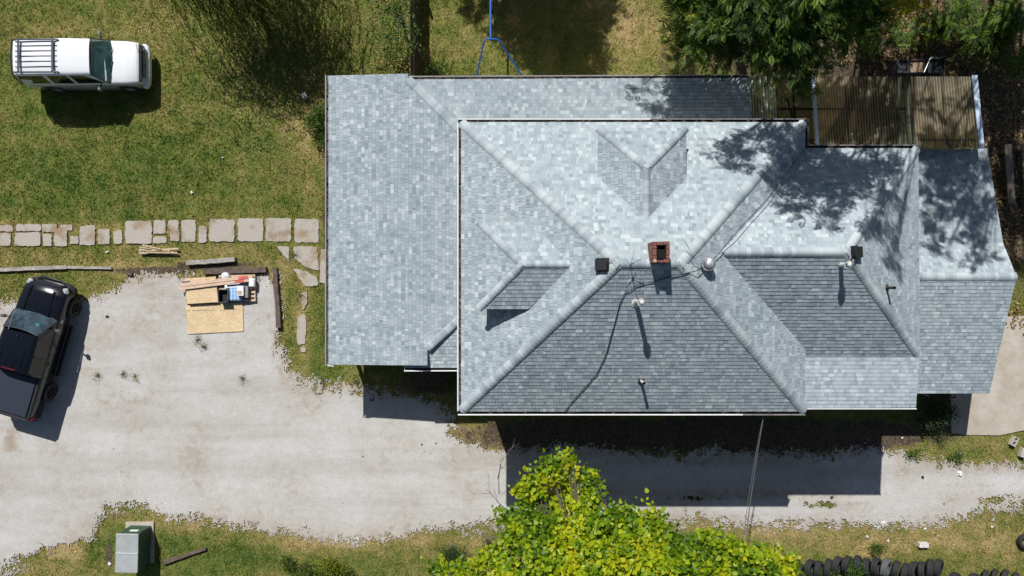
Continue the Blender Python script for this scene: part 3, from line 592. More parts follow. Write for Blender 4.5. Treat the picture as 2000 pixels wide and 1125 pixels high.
# corrugated patio cover --------------------------------------------
def polymat(name, col, alpha):
    m = NT(name); n = m.noise(1.2, 5, .6); sp = m.n('ShaderNodeSeparateXYZ'); m.set(sp.inputs[0], m.pos()); rib = m.math('SINE', m.math('MULTIPLY', sp.outputs[0], 2 * math.pi / .108)); rb = m.ramp(m.math('ADD', m.math('MULTIPLY', rib, .5), .5), [(.2, (.45, .43, .4)), (.75, (1.15, 1.15, 1.12))]); c = m.mix(1, col, m.ramp(n, [(.3, (.6,) * 3), (.7, (1.35, 1.3, 1.2))]), 'MULTIPLY'); c = m.mix(1, c, rb, 'MULTIPLY')  # stripes paint shade into the rib valleys, along with gathered dirt
    p = m.bsdf(c, .45, spec=.4); t = m.n('ShaderNodeBsdfTranslucent'); m.set(t.inputs[0], c); tr = m.n('ShaderNodeBsdfTransparent'); m.set(tr.inputs[0], tuple(min(1, k * 1.9) for k in col))
    x = m.n('ShaderNodeMixShader'); x.inputs[0].default_value = .45; m.t.links.new(p, x.inputs[1]); m.t.links.new(t.outputs[0], x.inputs[2])
    y = m.n('ShaderNodeMixShader'); y.inputs[0].default_value = alpha; m.t.links.new(x.outputs[0], y.inputs[1]); m.t.links.new(tr.outputs[0], y.inputs[2]); return m.done(y.outputs[0])
PM = [polymat('bronze_polycarbonate', (.37, .33, .23), .32), polymat('grey_polycarbonate', (.50, .55, .50), .12), polymat('smoked_polycarbonate', (.10, .10, .08), .5), polymat('green_polycarbonate', (.20, .23, .17), .35)]
cov = thing('patio_cover', (13.5, 7, 0), 'translucent corrugated patio cover with pale blue metal trim beneath the trees', 'patio cover')
yN, yS = 8.3, 5.42; zz = lambda y: 2.5 + (yN - y) / (yN - yS) * .4
def sheet(x0, x1, mi):
    mb = MB(); n = int((x1 - x0) / .02); X = [x0 + (x1 - x0) * i / n for i in range(n + 1)]; H = [.028 * math.sin(x / .108 * 2 * math.pi) for x in X]
    vs = [(x, yN, zz(yN) + h) for x, h in zip(X, H)] + [(x, yS, zz(yS) + h) for x, h in zip(X, H)]
    mb.idx(vs, [(i, i + n + 1, i + n + 2, i + 1) for i in range(n)], .5, mi, True); return mb.build('corrugated_sheet', PM, cov)
sheet(9.2, 10.36, 1); sheet(10.36, 11.0, 2); sheet(11.0, 11.72, 2)
xs = [11.86 + i * .63 for i in range(11)]; R = random.Random(2)
for i in range(10): sheet(xs[i] + .002, min(xs[i + 1], 18.0) - .002 + (0 if i < 9 else .0), 3 if i == 5 else 0)
RW = simple('weathered_wood', (.20, .15, .11), .85, var=.3, scale=3)
for y in (7.0, 5.75): mb = MB(); mb.box((13.6, y, zz(y) - .09), (8.8, .05, .12)); mb.build('rafter', RW, cov)
for x in (10.36, 11.05, 13.1, 14.4, 15.6, 16.9): mb = MB(); mb.box((x, 6.9, 2.60), (.05, 2.7, .1), rot(rx=-.138)); mb.build('rafter', RW, cov)
BT = simple('blue_white_trim', (.50, .60, .72), .4, var=.05, bump=.02)
ang = math.atan2(.4, 2.88)
for x, wd in ((11.79, .12), (18.12, .20)): mb = MB(); mb.box((x, 6.87, 2.76), (wd, 2.95, .04), rot(rx=-ang)); mb.box((x, 6.87, 2.68), (wd * .4, 2.9, .14), rot(rx=-ang)); mb.build('trim', BT, cov)
for x, y in ((11.8, 8.15), (18.1, 8.15), (14.9, 8.15)): mb = MB(); mb.box((x, y, 1.2), (.1, .1, 2.4)); mb.build('post', BT, cov)
# ---------------------------------------------------------------- vehicles (x forward, built round their own base)
GLASS_D = simple('tinted_glass', (.012, .014, .013), .04, var=.02, bump=0, spec=.6); TYRE = simple('tyre_rubber', (.022, .022, .023), .8, var=.25, scale=20, bump=.3)
RIM = simple('dull_alloy', (.30, .31, .32), .4, .6); DARKRIM = simple('black_alloy', (.03, .03, .03), .3, .5); CHROME = simple('chrome', (.7, .7, .7), .12, 1, bump=0); TRIM = simple('dark_trim', (.025, .026, .03), .45, bump=0)
LAMP = simple('headlight_glass', (.55, .56, .55), .1, .3, bump=0); REDL = simple('red_lens', (.35, .012, .012), .15, bump=0); INTER = simple('interior_vinyl', (.06, .065, .06), .8)
def screen_glass(name, painted_sheen, amt):  # diffuse tint painted on in place of bright sky reflected in the glass
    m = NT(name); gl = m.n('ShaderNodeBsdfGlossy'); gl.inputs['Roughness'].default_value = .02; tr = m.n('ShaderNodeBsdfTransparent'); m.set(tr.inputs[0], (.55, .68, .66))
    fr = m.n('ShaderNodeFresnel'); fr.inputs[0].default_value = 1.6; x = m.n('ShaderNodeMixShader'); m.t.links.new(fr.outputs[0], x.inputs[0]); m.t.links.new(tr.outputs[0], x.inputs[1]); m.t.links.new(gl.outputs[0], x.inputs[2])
    df = m.n('ShaderNodeBsdfDiffuse'); m.set(df.inputs[0], m.mix(m.ramp(m.noise(2.5, 3), [(.4, (0, 0, 0)), (.6, (1, 1, 1))]), tuple(c * .4 for c in painted_sheen), painted_sheen)); x2 = m.n('ShaderNodeMixShader'); x2.inputs[0].default_value = amt
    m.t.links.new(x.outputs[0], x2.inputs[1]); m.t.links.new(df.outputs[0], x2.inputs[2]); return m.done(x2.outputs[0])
WSG = screen_glass('windscreen_glass', (.24, .58, .54), .18); WSB = screen_glass('blue_sheen_windscreen', (.26, .42, .55), .17)
def loft(mb, secs, mi=0, caps=(True, True), smooth=True):
    full = [s + [(x, -y, z) for x, y, z in s[::-1] if abs(y) > 1e-6] for s in secs]; n = len(full[0]); vs = [p for s in full for p in s]
    fs = [(i * n + k, i * n + (k + 1) % n, (i + 1) * n + (k + 1) % n, (i + 1) * n + k) for i in range(len(full) - 1) for k in range(n)]
    mb.idx(vs, fs, .5, mi, smooth)
    if caps[0]: mb.face(full[0], .5, mi)
    if caps[1]: mb.face(full[-1][::-1], .5, mi)
def body_mesh(st, wheels, wr, belt, nsub=5, zlow=.36):
    """st: (x, halfwidth, ztop_edge, ztop_mid, zbottom)"""
    xs = sorted(set([s[0] for s in st] + [w + d * wr * 1.12 for w in wheels for d in (-1.001, -1, -.92, -.75, -.5, -.25, 0, .25, .5, .75, .92, 1, 1.001)]))
    secs = []
    for x in xs:
        f = lambda j: float(np.interp(x, [s[0] for s in st], [s[j] for s in st])); W, ze, zm, zb = f(1), f(2), f(3), f(4); arch = zb
        for w_ in wheels:
            d = (x - w_) / (wr * 1.12)
            if abs(d) < 1: arch = max(arch, wr + wr * 1.12 * math.sqrt(1 - d * d))
        zs = arch; mid = min((zb + ze) / 2 + .08, ze - .12); mid = max(mid, zs + .03)
        secs.append([(x, 0, zb + .05), (x, W * .80, max(zb + .05, zs)), (x, W - .03, zs), (x, W, min(zs + .06, mid - .01)), (x, W, mid), (x, W - .015, max(mid + .02, ze - .10)), (x, W - .05, ze - .03), (x, W - .12, ze), (x, W * .55, zm), (x, 0, zm + .012)])
    mb = MB(); loft(mb, secs)
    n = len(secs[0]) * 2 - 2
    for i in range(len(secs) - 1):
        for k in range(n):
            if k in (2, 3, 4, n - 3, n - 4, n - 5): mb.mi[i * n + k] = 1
    return mb
def cabin(mb, A, gl_side, wsm, t_hi=.93):
    """A: list of stations (xbase, xroof, wbase, wroof, zbelt, zroof)"""
    prof = [(0, 1.0, 0), (.35, .99, 0), (.75, .97, 0), (.93, .93, .01)]
    def pt(s, t, off=0):
        xb, xr, wb, wr, z0, z1 = s; return Vector((xb + (xr - xb) * t, (wb + (wr - wb) * t) + off, z0 + (z1 - z0) * t))
    secs = []
    for s in A:
        xb, xr, wb, wr, z0, z1 = s; q = [pt(s, 0), pt(s, .3), pt(s, .6), pt(s, .88), Vector((xr, wr - .03, z1 - .015)), Vector((xr, wr - .12, z1 + .012)), Vector((xr, wr * .5, z1 + .035)), Vector((xr, 0, z1 + .042))]
        secs.append([tuple(v) for v in q])
    n = 8; vs = []; fs = []
    for s in secs: vs += s + [(x, -y, z) for x, y, z in s]
    for i in range(len(secs) - 1):
        for k in range(n - 1):
            a, b = i * 2 * n + k, (i + 1) * 2 * n + k; fs.append((a, a + 1, b + 1, b)); fs.append((a + n, b + n, b + n + 1, a + n + 1))
    mb.idx(vs, fs, .5, 0, True)
    return pt
def side_glass(pt, A, i0, f0, i1, f1, lo, hi, mat, parent, name='side_window', offs=.006, frame=None):
    """quad between station fractions on both sides; f as (lower, upper) fraction"""
    def L(i, f, t, sgn):
        a, b = A[i], A[min(i + 1, len(A) - 1)]; p = pt(a, t, offs).lerp(pt(b, t, offs), f); p.y *= sgn; return p
    for sgn in (-1, 1):
        mb = MB(); q = [L(i0, f0[0], lo, sgn), L(i1, f1[0], lo, sgn), L(i1, f1[1], hi, sgn), L(i0, f0[1], hi, sgn)]
        nrm = (q[1] - q[0]).cross(q[3] - q[0]).normalized()
        if nrm.y * sgn < 0: nrm = -nrm
        ce = sum(q, Vector()) / 4; mb.face([p - nrm * .0 for p in q] if sgn < 0 else q[::-1], .5, 0)
        for k in range(4):
            a, b = q[k], q[(k + 1) % 4]; ai, bi = a.lerp(ce, -.045), b.lerp(ce, -.045); mb.face([a + nrm * .002, b + nrm * .002, bi + nrm * .002, ai + nrm * .002], .5, 1)
        mb.build(name, [mat, frame or TRIM], parent, True)
def front_glass(pt, s, parent, bulge=.12, lo=.03, hi=.96, name='windscreen', mat=None, sgn=1, k=.93):
    mb = MB(); nx_, nt_ = 8, 5; vs = []
    for j in range(nt_ + 1):
        t = lo + (hi - lo) * j / nt_; p = pt(s, t)
        for i in range(nx_ + 1): u = -1 + 2 * i / nx_; vs.append((p.x + sgn * bulge * (1 - u * u) * (1 - .45 * t), p.y * u * .995, p.z + .012 * (1 - u * u)))
    fs = [(j * (nx_ + 1) + i, j * (nx_ + 1) + i + 1, (j + 1) * (nx_ + 1) + i + 1, (j + 1) * (nx_ + 1) + i) for j in range(nt_) for i in range(nx_)]
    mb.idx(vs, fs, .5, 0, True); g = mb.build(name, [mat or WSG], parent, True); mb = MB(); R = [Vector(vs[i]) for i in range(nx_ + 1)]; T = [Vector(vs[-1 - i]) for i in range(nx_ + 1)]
    mb.tube(R, .014, 6); mb.tube(T, .02, 6); mb.tube([R[0], T[-1]], .024, 6); mb.tube([R[-1], T[0]], .024, 6); mb.build('windscreen_seal', TRIM, g, True)
def wheel(x, y, r, wd, rim, parent, spokes=6):
    mb = MB(); s = 1 if y > 0 else -1; h = wd / 2
    mb.lathe([(r * .62, h * .9), (r * .9, h), (r * .98, h * .75), (r, h * .3), (r, -h * .3), (r * .98, -h * .75), (r * .9, -h), (r * .62, -h * .9)], (x, y, r), 'Y', 28); t = mb.build('tyre', TYRE, parent, True)
    mb = MB(); mb.lathe([(r * .62, -h * .9), (r * .66, h * .85), (r * .60, h * .9), (r * .58, h * .2), (.001, h * .15)], (x, y, r), 'Y', 24, M=Matrix.Scale(1, 3) if s > 0 else Matrix(((1, 0, 0), (0, -1, 0), (0, 0, 1))))
    for k in range(spokes):
        a = 2 * math.pi * k / spokes; c = Vector((x + math.cos(a) * r * .34, y + s * h * .55, r + math.sin(a) * r * .34)); mb.box(c, (r * .56, .03, r * .12), rot(ry=-a))
    mb.box((x, y + s * h * .6, r), (.1, .05, .1), bev=.02); mb.build('rim', rim, t, True)
def mirror(x, y, z, s, mat, parent):
    mb = MB(); mb.tube([(x, y, z - .03), (x - .02, y + s * .14, z)], .03, 6, 1); mb.box((x - .02, y + s * .22, z + .02), (.11, .20, .20), rot(rz=s * .15), 0, .04); mb.box((x - .08, y + s * .22, z + .02), (.01, .17, .15), rot(rz=s * .15), 2); mb.build('wing_mirror', [mat, TRIM, CHROME], parent, True)
def paint(name, col, rough=.25, metal=0, coat=.6): return simple(name, col, rough, metal, .03, 2, 0, .5, coat)
# --- white SUV
WP = paint('white_paint', (.80, .81, .82)); GP = simple('pewter_trim', (.30, .29, .26), .4, .3)
suv = thing('parked_car', (-17.8, 9.33, -.02), 'white station wagon with roof rack parked on the lawn at top left', 'car', rz=math.radians(.4))
st = [(-2.5, .80, .72, .72, .42), (-2.46, .88, 1.02, 1.02, .36), (-2.38, .91, 1.10, 1.10, .32), (-1.2, .935, 1.12, 1.12, .32), (.9, .935, 1.13, 1.13, .32), (1.28, .925, 1.13, 1.17, .32), (1.9, .91, 1.09, 1.15, .32), (2.22, .87, 1.03, 1.10, .34), (2.34, .83, .96, 1.04, .36), (2.40, .80, .80, .84, .40)]
body_mesh(st, (-1.5, 1.6), .39, 1.12).build('body', [WP, paint('shaded_pewter_side', (.46, .45, .42))], suv, True)  # side colour has shade painted into it along with the pewter tone
A = [(-2.42, -2.30, .88, .70, 1.10, 1.80), (-2.3, -2.18, .90, .73, 1.10, 1.84), (-1.2, -1.2, .915, .735, 1.12, 1.86), (-.1, -.15, .915, .735, 1.12, 1.86), (1.22, .78, .90, .72, 1.12, 1.82)]
mb = MB(); pt = cabin(mb, A, None, None); mb.face([pt(A[0], 0), pt(A[0], .9), Vector((-2.30, -.70, 1.78)) * 1, Vector((-2.42, -.88, 1.10))], .5, 0)
mb.idx([(-2.42, .88, 1.1), (-2.42, -.88, 1.1), (-2.30, -.67, 1.785), (-2.30, .67, 1.785), (-2.3, 0, 1.84)], [(0, 1, 2, 4, 3)], .5, 0); cb = mb.build('cabin', WP, suv, True)
mb = MB(); mb.face([(-2.44, -.78, 1.14), (-2.44, .78, 1.14), (-2.335, .62, 1.74), (-2.335, -.62, 1.74)]); mb.build('rear_window', GLASS_D, suv, True)
mb = MB(); mb.tube([(-2.36, -.70, 1.80), (-2.39, 0, 1.845), (-2.36, .70, 1.80)], .03, 6); mb.tube([(-2.36, -.70, 1.80), (-2.47, -.89, 1.1)], .03, 6); mb.tube([(-2.36, .70, 1.80), (-2.47, .89, 1.1)], .03, 6); mb.build('tailgate_edge', TRIM, suv, True)
side_glass(pt, A, 0, (.55, .9), 2, (-.0, -.0), .12, .86, GLASS_D, suv, frame=GP)
side_glass(pt, A, 2, (.16, .20), 3, (-.08, -.10), .12, .86, GLASS_D, suv, frame=GP); side_glass(pt, A, 3, (.05, .05), 3, (.88, .60), .12, .86, GLASS_D, suv, frame=GP)
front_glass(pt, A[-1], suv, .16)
mb = MB(); mb.box((1.0, 0, 1.06), (.55, 1.5, .12), bev=.04); mb.box((1.12, .1, 1.15), (.2, .9, .05), bev=.02); mb.box((.45, 0, .98), (.9, 1.5, .1), mi=1)
for s in (-1, 1): mb.box((-.05, s * .38, 1.35), (.14, .5, .6), rot(ry=-.2), 1, .05)
mb.build('interior', [simple('teal_grey_dash', (.32, .50, .45), .8), INTER], suv, True)
for k in range(2): mb = MB(); mb.box((1.28, -.25 + .55 * k, 1.22), (.03, .55, .02), rot(rz=-.25)); mb.build('wiper', TRIM, suv, True)
for s in (-1, 1): mirror(.88, s * .93, 1.22, s, GP, suv)
mb = MB(); 
for s in (-1, 1): mb.tube([(-2.2, s * .645, 1.895), (-2.1, s * .655, 1.94), (-.55, s * .655, 1.94), (-.42, s * .645, 1.895)], .035, 6)
for x in (-1.98, -.62): mb.box((x, 0, 1.975), (.085, 1.28, .03), bev=.01)
mb.build('roof_rack', simple('rack_grey', (.07, .075, .095), .5), suv, True)
for y in (-.42, -.21, 0, .21, .42): mb = MB(); mb.box((-1.32, y, 1.912), (1.7, .018, .018)); mb.build('roof_rib', TRIM, suv, True)
mb = MB(); mb.box((2.36, 0, .99), (.10, 1.56, .10), rot(ry=.5), 0, .03); mb.box((2.42, 0, .80), (.05, 1.1, .20), mi=0, bev=.02)
for i in range(5): mb.box((2.45, 0, .72 + i * .045), (.02, 1.05, .012), mi=1)
mb.build('grille', [TRIM, CHROME], suv, True)
for s in (-1, 1): mb = MB(); mb.box((2.37, s * .66, .86), (.12, .26, .18), rot(rz=-s * .25), bev=.04); mb.build('headlight', LAMP, suv, True)
mb = MB(); secs = [[(x, 0, z0), (x, w_, z0), (x, w_ + .02, z0 + .08), (x, w_, z1), (x, 0, z1)] for x, w_, z0, z1 in ((2.32, .92, .38, .66), (2.44, .88, .38, .68), (2.52, .72, .4, .64), (2.55, .4, .42, .62))]; loft(mb, secs); mb.build('bumper', WP, suv, True)
mb = MB(); mb.box((-2.5, 0, .55), (.16, 1.8, .22), bev=.05); mb.build('bumper', GP, suv, True)
for s in (-1, 1): mb = MB(); mb.box((-2.47, s * .80, 1.0), (.1, .1, .4), bev=.03); mb.build('tail_light', REDL, suv, True)
for s in (-1, 1): mb = MB(); mb.box((0.05, s * .94, .58), (2.3, .025, .10), bev=.01); mb.build('side_moulding', GP, suv, True)
for s in (-1, 1):
    for x in (-.35, .62): mb = MB(); mb.box((x, s * .942, .99), (.16, .03, .03), bev=.01); mb.build('door_handle', CHROME, suv, True)
for s in (-1, 1):
    for x in (-1.02, -.12, .95): mb = MB(); mb.box((x, s * .9365, .78), (.008, .006, .6)); mb.build('door_seam', TRIM, suv, True)
for x in (-1.5, 1.6):
    for s in (-1, 1): wheel(x, s * .81, .375, .24, RIM, suv, 5)
# --- black pickup truck
BP = paint('black_paint', (.005, .006, .010), .2, 0, .25); hd = math.atan2(.96, .279)
trk = thing('pickup_truck', (-19.95, -2.36, .01), 'black crew cab pickup truck with tonneau cover parked on gravel at the left edge', 'pickup truck', rz=hd)
st = [(-3.02, .88, 1.18, 1.18, .50), (-2.96, .94, 1.22, 1.22, .46), (-1.2, .985, 1.24, 1.24, .44), (.9, .985, 1.22, 1.22, .44), (1.3, .97, 1.20, 1.27, .44), (1.8, .96, 1.17, 1.27, .44), (2.3, .93, 1.11, 1.22, .48), (2.55, .86, 1.03, 1.14, .5), (2.66, .78, .95, 1.0, .52)]
body_mesh(st, (-1.85, 1.85), .42, 1.2).build('body', [BP, BP], trk, True)
A = [(-1.16, -.98, .93, .70, 1.22, 1.84), (-1.05, -.86, .945, .73, 1.22, 1.89), (-.2, -.2, .95, .74, 1.22, 1.91), (1.32, .62, .93, .70, 1.20, 1.87)]
mb = MB(); pt = cabin(mb, A, None, None); mb.idx([(-1.16, .93, 1.22), (-1.16, -.93, 1.22), (-.98, -.67, 1.83), (-.98, .67, 1.83), (-.98, 0, 1.88)], [(0, 1, 2, 4, 3)]); mb.build('cabin', BP, trk, True)
mb = MB(); mb.face([(-1.165, -.78, 1.30), (-1.165, .78, 1.30), (-1.01, .62, 1.78), (-1.01, -.62, 1.78)]); mb.build('rear_window', GLASS_D, trk, True)
side_glass(pt, A, 0, (.95, .95), 2, (-.1, -.1), .12, .86, GLASS_D, trk); 
side_glass(pt, A, 2, (.02, .03), 2, (.90, .66), .12, .86, GLASS_D, trk)
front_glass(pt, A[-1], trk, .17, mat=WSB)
mb = MB(); mb.box((1.1, 0, 1.13), (.6, 1.55, .12), bev=.04); mb.box((.4, 0, 1.05), (1.0, 1.55, .1))
for s in (-1, 1): mb.box((-.0, s * .4, 1.4), (.14, .52, .65), rot(ry=-.2), 0, .05)
mb.box((.95, -.2, 1.24), (.12, .16, .04), mi=1); mb.build('interior', [simple('sky_tinted_dash', (.13, .18, .20), .7), simple('teal_tag', (.1, .5, .5), .6)], trk, True)  # light blue interior tone paints in sky reflection missing from the windscreen
mb = MB(); mb.box((-2.03, 0, 1.265), (1.66, 1.62, .035), bev=.015); mb.build('tonneau_cover', simple('tonneau_vinyl', (.022, .028, .045), .55, var=.12, scale=3), trk, True)
mb = MB()
for s in (-1, 1): mb.box((-2.05, s * .90, 1.25), (1.72, .10, .03), bev=.01)
mb.box((-2.96, 0, 1.24), (.10, 1.8, .04), bev=.015); mb.build('bed_rail', TRIM, trk, True)
for y in (-.45, -.15, .15, .45): mb = MB(); mb.box((-.42, y, 1.945), (.75, .035, .012), bev=.005); mb.build('roof_rib', BP, trk, True)
mb = MB(); mb.box((-.90, .0, 1.925), (.05, .55, .025)); mb.build('brake_light', simple('dark_red_lens', (.11, .01, .015), .3, bump=0), trk, True)
mb = MB(); mb.tube([(.5, 0, 1.93), (.42, 0, 2.0)], .02, 6); mb.build('roof_aerial', TRIM, trk, True)
for s in (-1, 1): mb = MB(); mb.box((1.95, s * .5, 1.275), (1.05, .05, .02), rot(rz=-s * .05, ry=.07), bev=.006); mb.build('bonnet_crease', BP, trk, True)
mb = MB(); mb.box((2.66, 0, .86), (.06, 1.15, .34), bev=.02)
mb.build('grille', TRIM, trk, True)
for s in (-1, 1):
    mb = MB(); mb.box((2.52, s * .76, .97), (.26, .24, .17), rot(rz=-s * .45), bev=.05); mb.build('headlight', LAMP, trk, True)
    mb = MB(); mb.box((-2.93, s * .90, 1.02), (.12, .14, .34), bev=.03); mb.build('tail_light', REDL, trk, True)
mb = MB(); loft(mb, [[(x, 0, z0), (x, w_, z0), (x, w_ + .02, z0 + .1), (x, w_, z1), (x, 0, z1)] for x, w_, z0, z1 in ((2.5, .95, .45, .74), (2.66, .90, .45, .76), (2.78, .62, .46, .74), (2.80, .4, .48, .72))]); mb.build('bumper', TRIM, trk, True)
mb = MB(); mb.tube([(2.7, -.6, .8), (2.86, -.42, .85), (2.86, .42, .85), (2.7, .6, .8)], .035, 8); mb.build('bull_bar', TRIM, trk, True)
mb = MB(); mb.box((-3.06, 0, .62), (.18, 1.8, .2), bev=.05); mb.build('bumper', TRIM, trk, True)
for s in (-1, 1):
    mirror(.98, s * .94, 1.34, s, simple('mirror_grey', (.12, .13, .15), .3), trk)
    mb = MB(); mb.box((0, s * 1.06, .42), (2.2, .18, .05), bev=.02); mb.build('running_board', TRIM, trk, True)
    for x in (-.55, .35): mb = MB(); mb.box((x, s * .99, 1.08), (.18, .03, .035), bev=.01); mb.build('door_handle', TRIM, trk, True)
    mb = MB(); mb.box((1.28, s * .975, 1.0), (.14, .02, .05), bev=.008); mb.build('badge', CHROME, trk, True)
for s in (-1, 1):
    for x in (-1.12, -.12, 1.1): mb = MB(); mb.box((x, s * .987, .85), (.01, .006, .62)); mb.build('door_seam', GLASS_D, trk, True)
for x in (-1.85, 1.85):
    for s in (-1, 1): wheel(x, s * .90, .42, .28, DARKRIM, trk, 6)
# ---------------------------------------------------------------- swing set
BLUE = simple('blue_tube', (.015, .12, .52), .35, var=.15, bump=.02)
a = P(958, 76, 2.25); sw = thing('swing_set', (a.x, a.y + 1.5, 0), 'bright blue tubular swing frame on the lawn behind the house', 'swing set')
mb = MB(); mb.tube([a, a + Vector((0, 3.4, 0))], .045, 10); mb.build('top_bar', BLUE, sw)
for yy, s in ((a.y, -1), (a.y + 3.4, 1)):
    t1, t2 = Vector((a.x - .24, yy, 2.2)), Vector((a.x + .31, yy, 2.2)); f1, f2 = Vector((-1.72, yy + s * 1.7, 0)), Vector((.95, yy + s * 1.55, 0))
    mb = MB(); mb.tube([f1, t1 - (t1 - f1).normalized() * .1, t1 + Vector((.06, 0, .03)), t2 - Vector((.06, 0, -.03)), t2 - (t2 - f2).normalized() * .1, f2], .034, 8); mb.build('leg', BLUE, sw)
for yy in (a.y + 1.9, a.y + 2.8):
    mb = MB(); mb.tube([(a.x, yy - .2, 2.2), (a.x, yy - .2, .5)], .008, 5); mb.tube([(a.x, yy + .2, 2.2), (a.x, yy + .2, .5)], .008, 5); mb.box((a.x, yy, .5), (.18, .46, .03), bev=.01); mb.build('swing', BLACK, sw)
# ---------------------------------------------------------------- fence
FW = simple('fence_wood', (.13, .10, .075), .9, var=.35, scale=4, bump=.4)
fn = thing('fence', (-4.08, 11, 0), 'dark weathered board fence running away from the house under the shrub', 'fence'); mb = MB(); y = 8.3
while y < 18: mb.box((-4.10, y + .07, .9 + random.uniform(-.02, .02)), (.022, .135, 1.8), rot(rx=random.uniform(-.01, .01))); y += .143
mb.build('board_panel', FW, fn)
for z in (.4, 1.5): mb = MB(); mb.box((-4.06, 13.2, z), (.05, 9.8, .09)); mb.build('rail', FW, fn)
for y in (8.5, 10.9, 13.3, 15.7): mb = MB(); mb.box((-4.0, y, .95), (.1, .1, 1.9)); mb.build('post', FW, fn)
mb = MB(); mb.tube([(-3.98, 10.05, 1.7), (-3.7, 9.45, 1.2)], .045, 6); mb.build('brace', FW, fn)
# ---------------------------------------------------------------- timbers, pallets, boards
OLDW = simple('grey_timber', (.34, .31, .28), .9, var=.3, scale=5, bump=.5); DKW = simple('dark_creosote_timber', (.115, .085, .07), .9, var=.4, scale=5, bump=.5); CUTW = simple('split_wood', (.50, .38, .24), .9, var=.3, scale=8, bump=.4)
m = NT('osb_board'); vo = m.n('ShaderNodeTexVoronoi'); mp = m.n('ShaderNodeMapping'); mp.inputs['Scale'].default_value = (14, 45, 30); m.set(mp.inputs[0], m.pos()); m.set(vo.inputs['Vector'], mp.outputs[0]); vo.inputs['Scale'].default_value = 1
c = m.ramp(vo.outputs['Color'], [(.1, (.56, .41, .23)), (.5, (.65, .50, .31)), (.9, (.74, .60, .40))]); c = m.mix(1, c, m.ramp(m.noise(1.5, 4), [(.3, (.9, .88, .85)), (.7, (1.05, 1.05, 1.05))]), 'MULTIPLY'); OSB = m.done(m.bsdf(c, .85, 0, None, .2))
def timber(x0, y0, x1, y1, wd, h, mat, label, cat='timber', group=None, z=0, name='timber', taper=1.0):
    a, b = P(x0, y0, z + h), P(x1, y1, z + h); d = (b - a); L = d.length; mb = MB(); n = max(4, int(L / .25)); R = random.Random(int(x0 + y0)); rings = []
    for i in range(n + 1):
        t = i / n; w_ = wd * (1 + (taper - 1) * t) * (1 + R.uniform(-.04, .04)); hh = h * (1 + R.uniform(-.04, .02)); o = R.uniform(-.008, .008) * wd * 8; x = (t - .5) * L; b_ = .015
        rings.append([(x, -w_ / 2 + o, 0), (x, w_ / 2 + o, 0), (x, w_ / 2 + o, hh - b_), (x, w_ / 2 + o - b_, hh), (x, 0, hh - R.uniform(0, .01)), (x, -w_ / 2 + o + b_, hh), (x, -w_ / 2 + o, hh - b_)])
    k = 7; mb.idx([p for r in rings for p in r], [(i * k + j, (i + 1) * k + j, (i + 1) * k + (j + 1) % k, i * k + (j + 1) % k) for i in range(n) for j in range(k)]); mb.face(rings[0]); mb.face(rings[-1][::-1])
    c = (a + b) / 2; return solo(name, mb, mat, (c.x, c.y, z), label, cat, group, math.atan2(d.y, d.x))
timber(-60, 529, 130, 522, .17, .10, OLDW, 'long bleached grey board lying on grass just above the black pickup', name='board', cat='board'); timber(118, 522, 217, 524, .12, .08, OLDW, 'thin grey board end continuing the long bleached board beside the bare soil', name='board', cat='board')
timber(363, 514, 458, 507, .20, .18, OLDW, 'short weathered beam with pale cracked top lying on dry grass above the dark beam'); timber(396, 531, 519, 527, .24, .18, DKW, 'dark beam lying just above the stack of boards and pallets'); timber(536, 523, 544, 640, .20, .18, DKW, 'long dark beam standing apart along the east edge of the gravel bay')
timber(246, 535, 257, 536, .12, .1, DKW, 'small cut block of dark wood near the end of the bleached board', name='wood_block', cat='wood block'); timber(318, 1100, 402, 1073, .18, .12, DKW, 'rough broken log lying on the grass beside the metal cabinet', name='log', cat='log', taper=.55)
mb = MB()
for i, (x0, y0, x1, y1, z) in enumerate([(273, 492, 349, 498, 0), (274, 488, 340, 491, .05), (276, 483, 335, 490, .1), (283, 479, 318, 487, .14), (300, 489, 352, 486, .1), (275, 495, 330, 494, .06), (290, 493, 350, 494, .12)]):
    a, b = P(x0, y0), P(x1, y1); c = (a + b) / 2; d = b - a; mb.box((c.x, c.y, z + .03), (d.length, .07, .045), rot(rz=math.atan2(d.y, d.x), rx=random.uniform(-.2, .2)), random.choice([0, 1, 0]))
tag(mb.build('lath_bundle', [CUTW, OLDW]), 'loose heap of splintered pale wood strips on grass just below the slab path', 'wood heap')
PALW = simple('pallet_wood', (.55, .43, .30), .85, var=.2, scale=6)
def pallet(px, py, L, W, label, rz=0):
    c = P(px, py, .1); t = thing('pallet', (c.x, c.y, .015), label, 'pallet', 'wooden pallets in the gravel bay', rz); mb = MB()
    for i in range(7): mb.box((0, -W / 2 + .05 + (W - .1) * i / 6, .125), (L, .09, .02))
    for i in range(3): mb.box((0, -W / 2 + .05 + (W - .1) * i / 2, .01), (L, .09, .02))
    mb.build('deck_board', PALW, t, True)
    for x in (-L / 2 + .03, 0, L / 2 - .03): mb = MB(); mb.box((x, 0, .068), (.045, W, .09)); mb.build('stringer', PALW, t, True)
    return t
def panel(pts, z, th, mat, name, label, cat, n=1):
    mb = MB(); q = [P2(x, y, z) for x, y in pts]; q = q if sum(q[i][0] * q[(i + 1) % 4][1] - q[(i + 1) % 4][0] * q[i][1] for i in range(4)) > 0 else q[::-1]
    for k in range(n): mb.prism([(x + random.uniform(-.01, .01) * (k < n - 1), y + random.uniform(-.01, .01) * (k < n - 1)) for x, y in q], z - th * (n - k), z - th * (n - k - 1) - .002)
    return tag(mb.build(name, mat), label, cat)
pallet(394, 568, 1.36, 1.05, 'wooden pallet under the smaller chipboard sheet', .03); pallet(464, 563, 1.55, 1.15, 'wooden pallet carrying the black tub, blue bundle and cardboard box', .02)
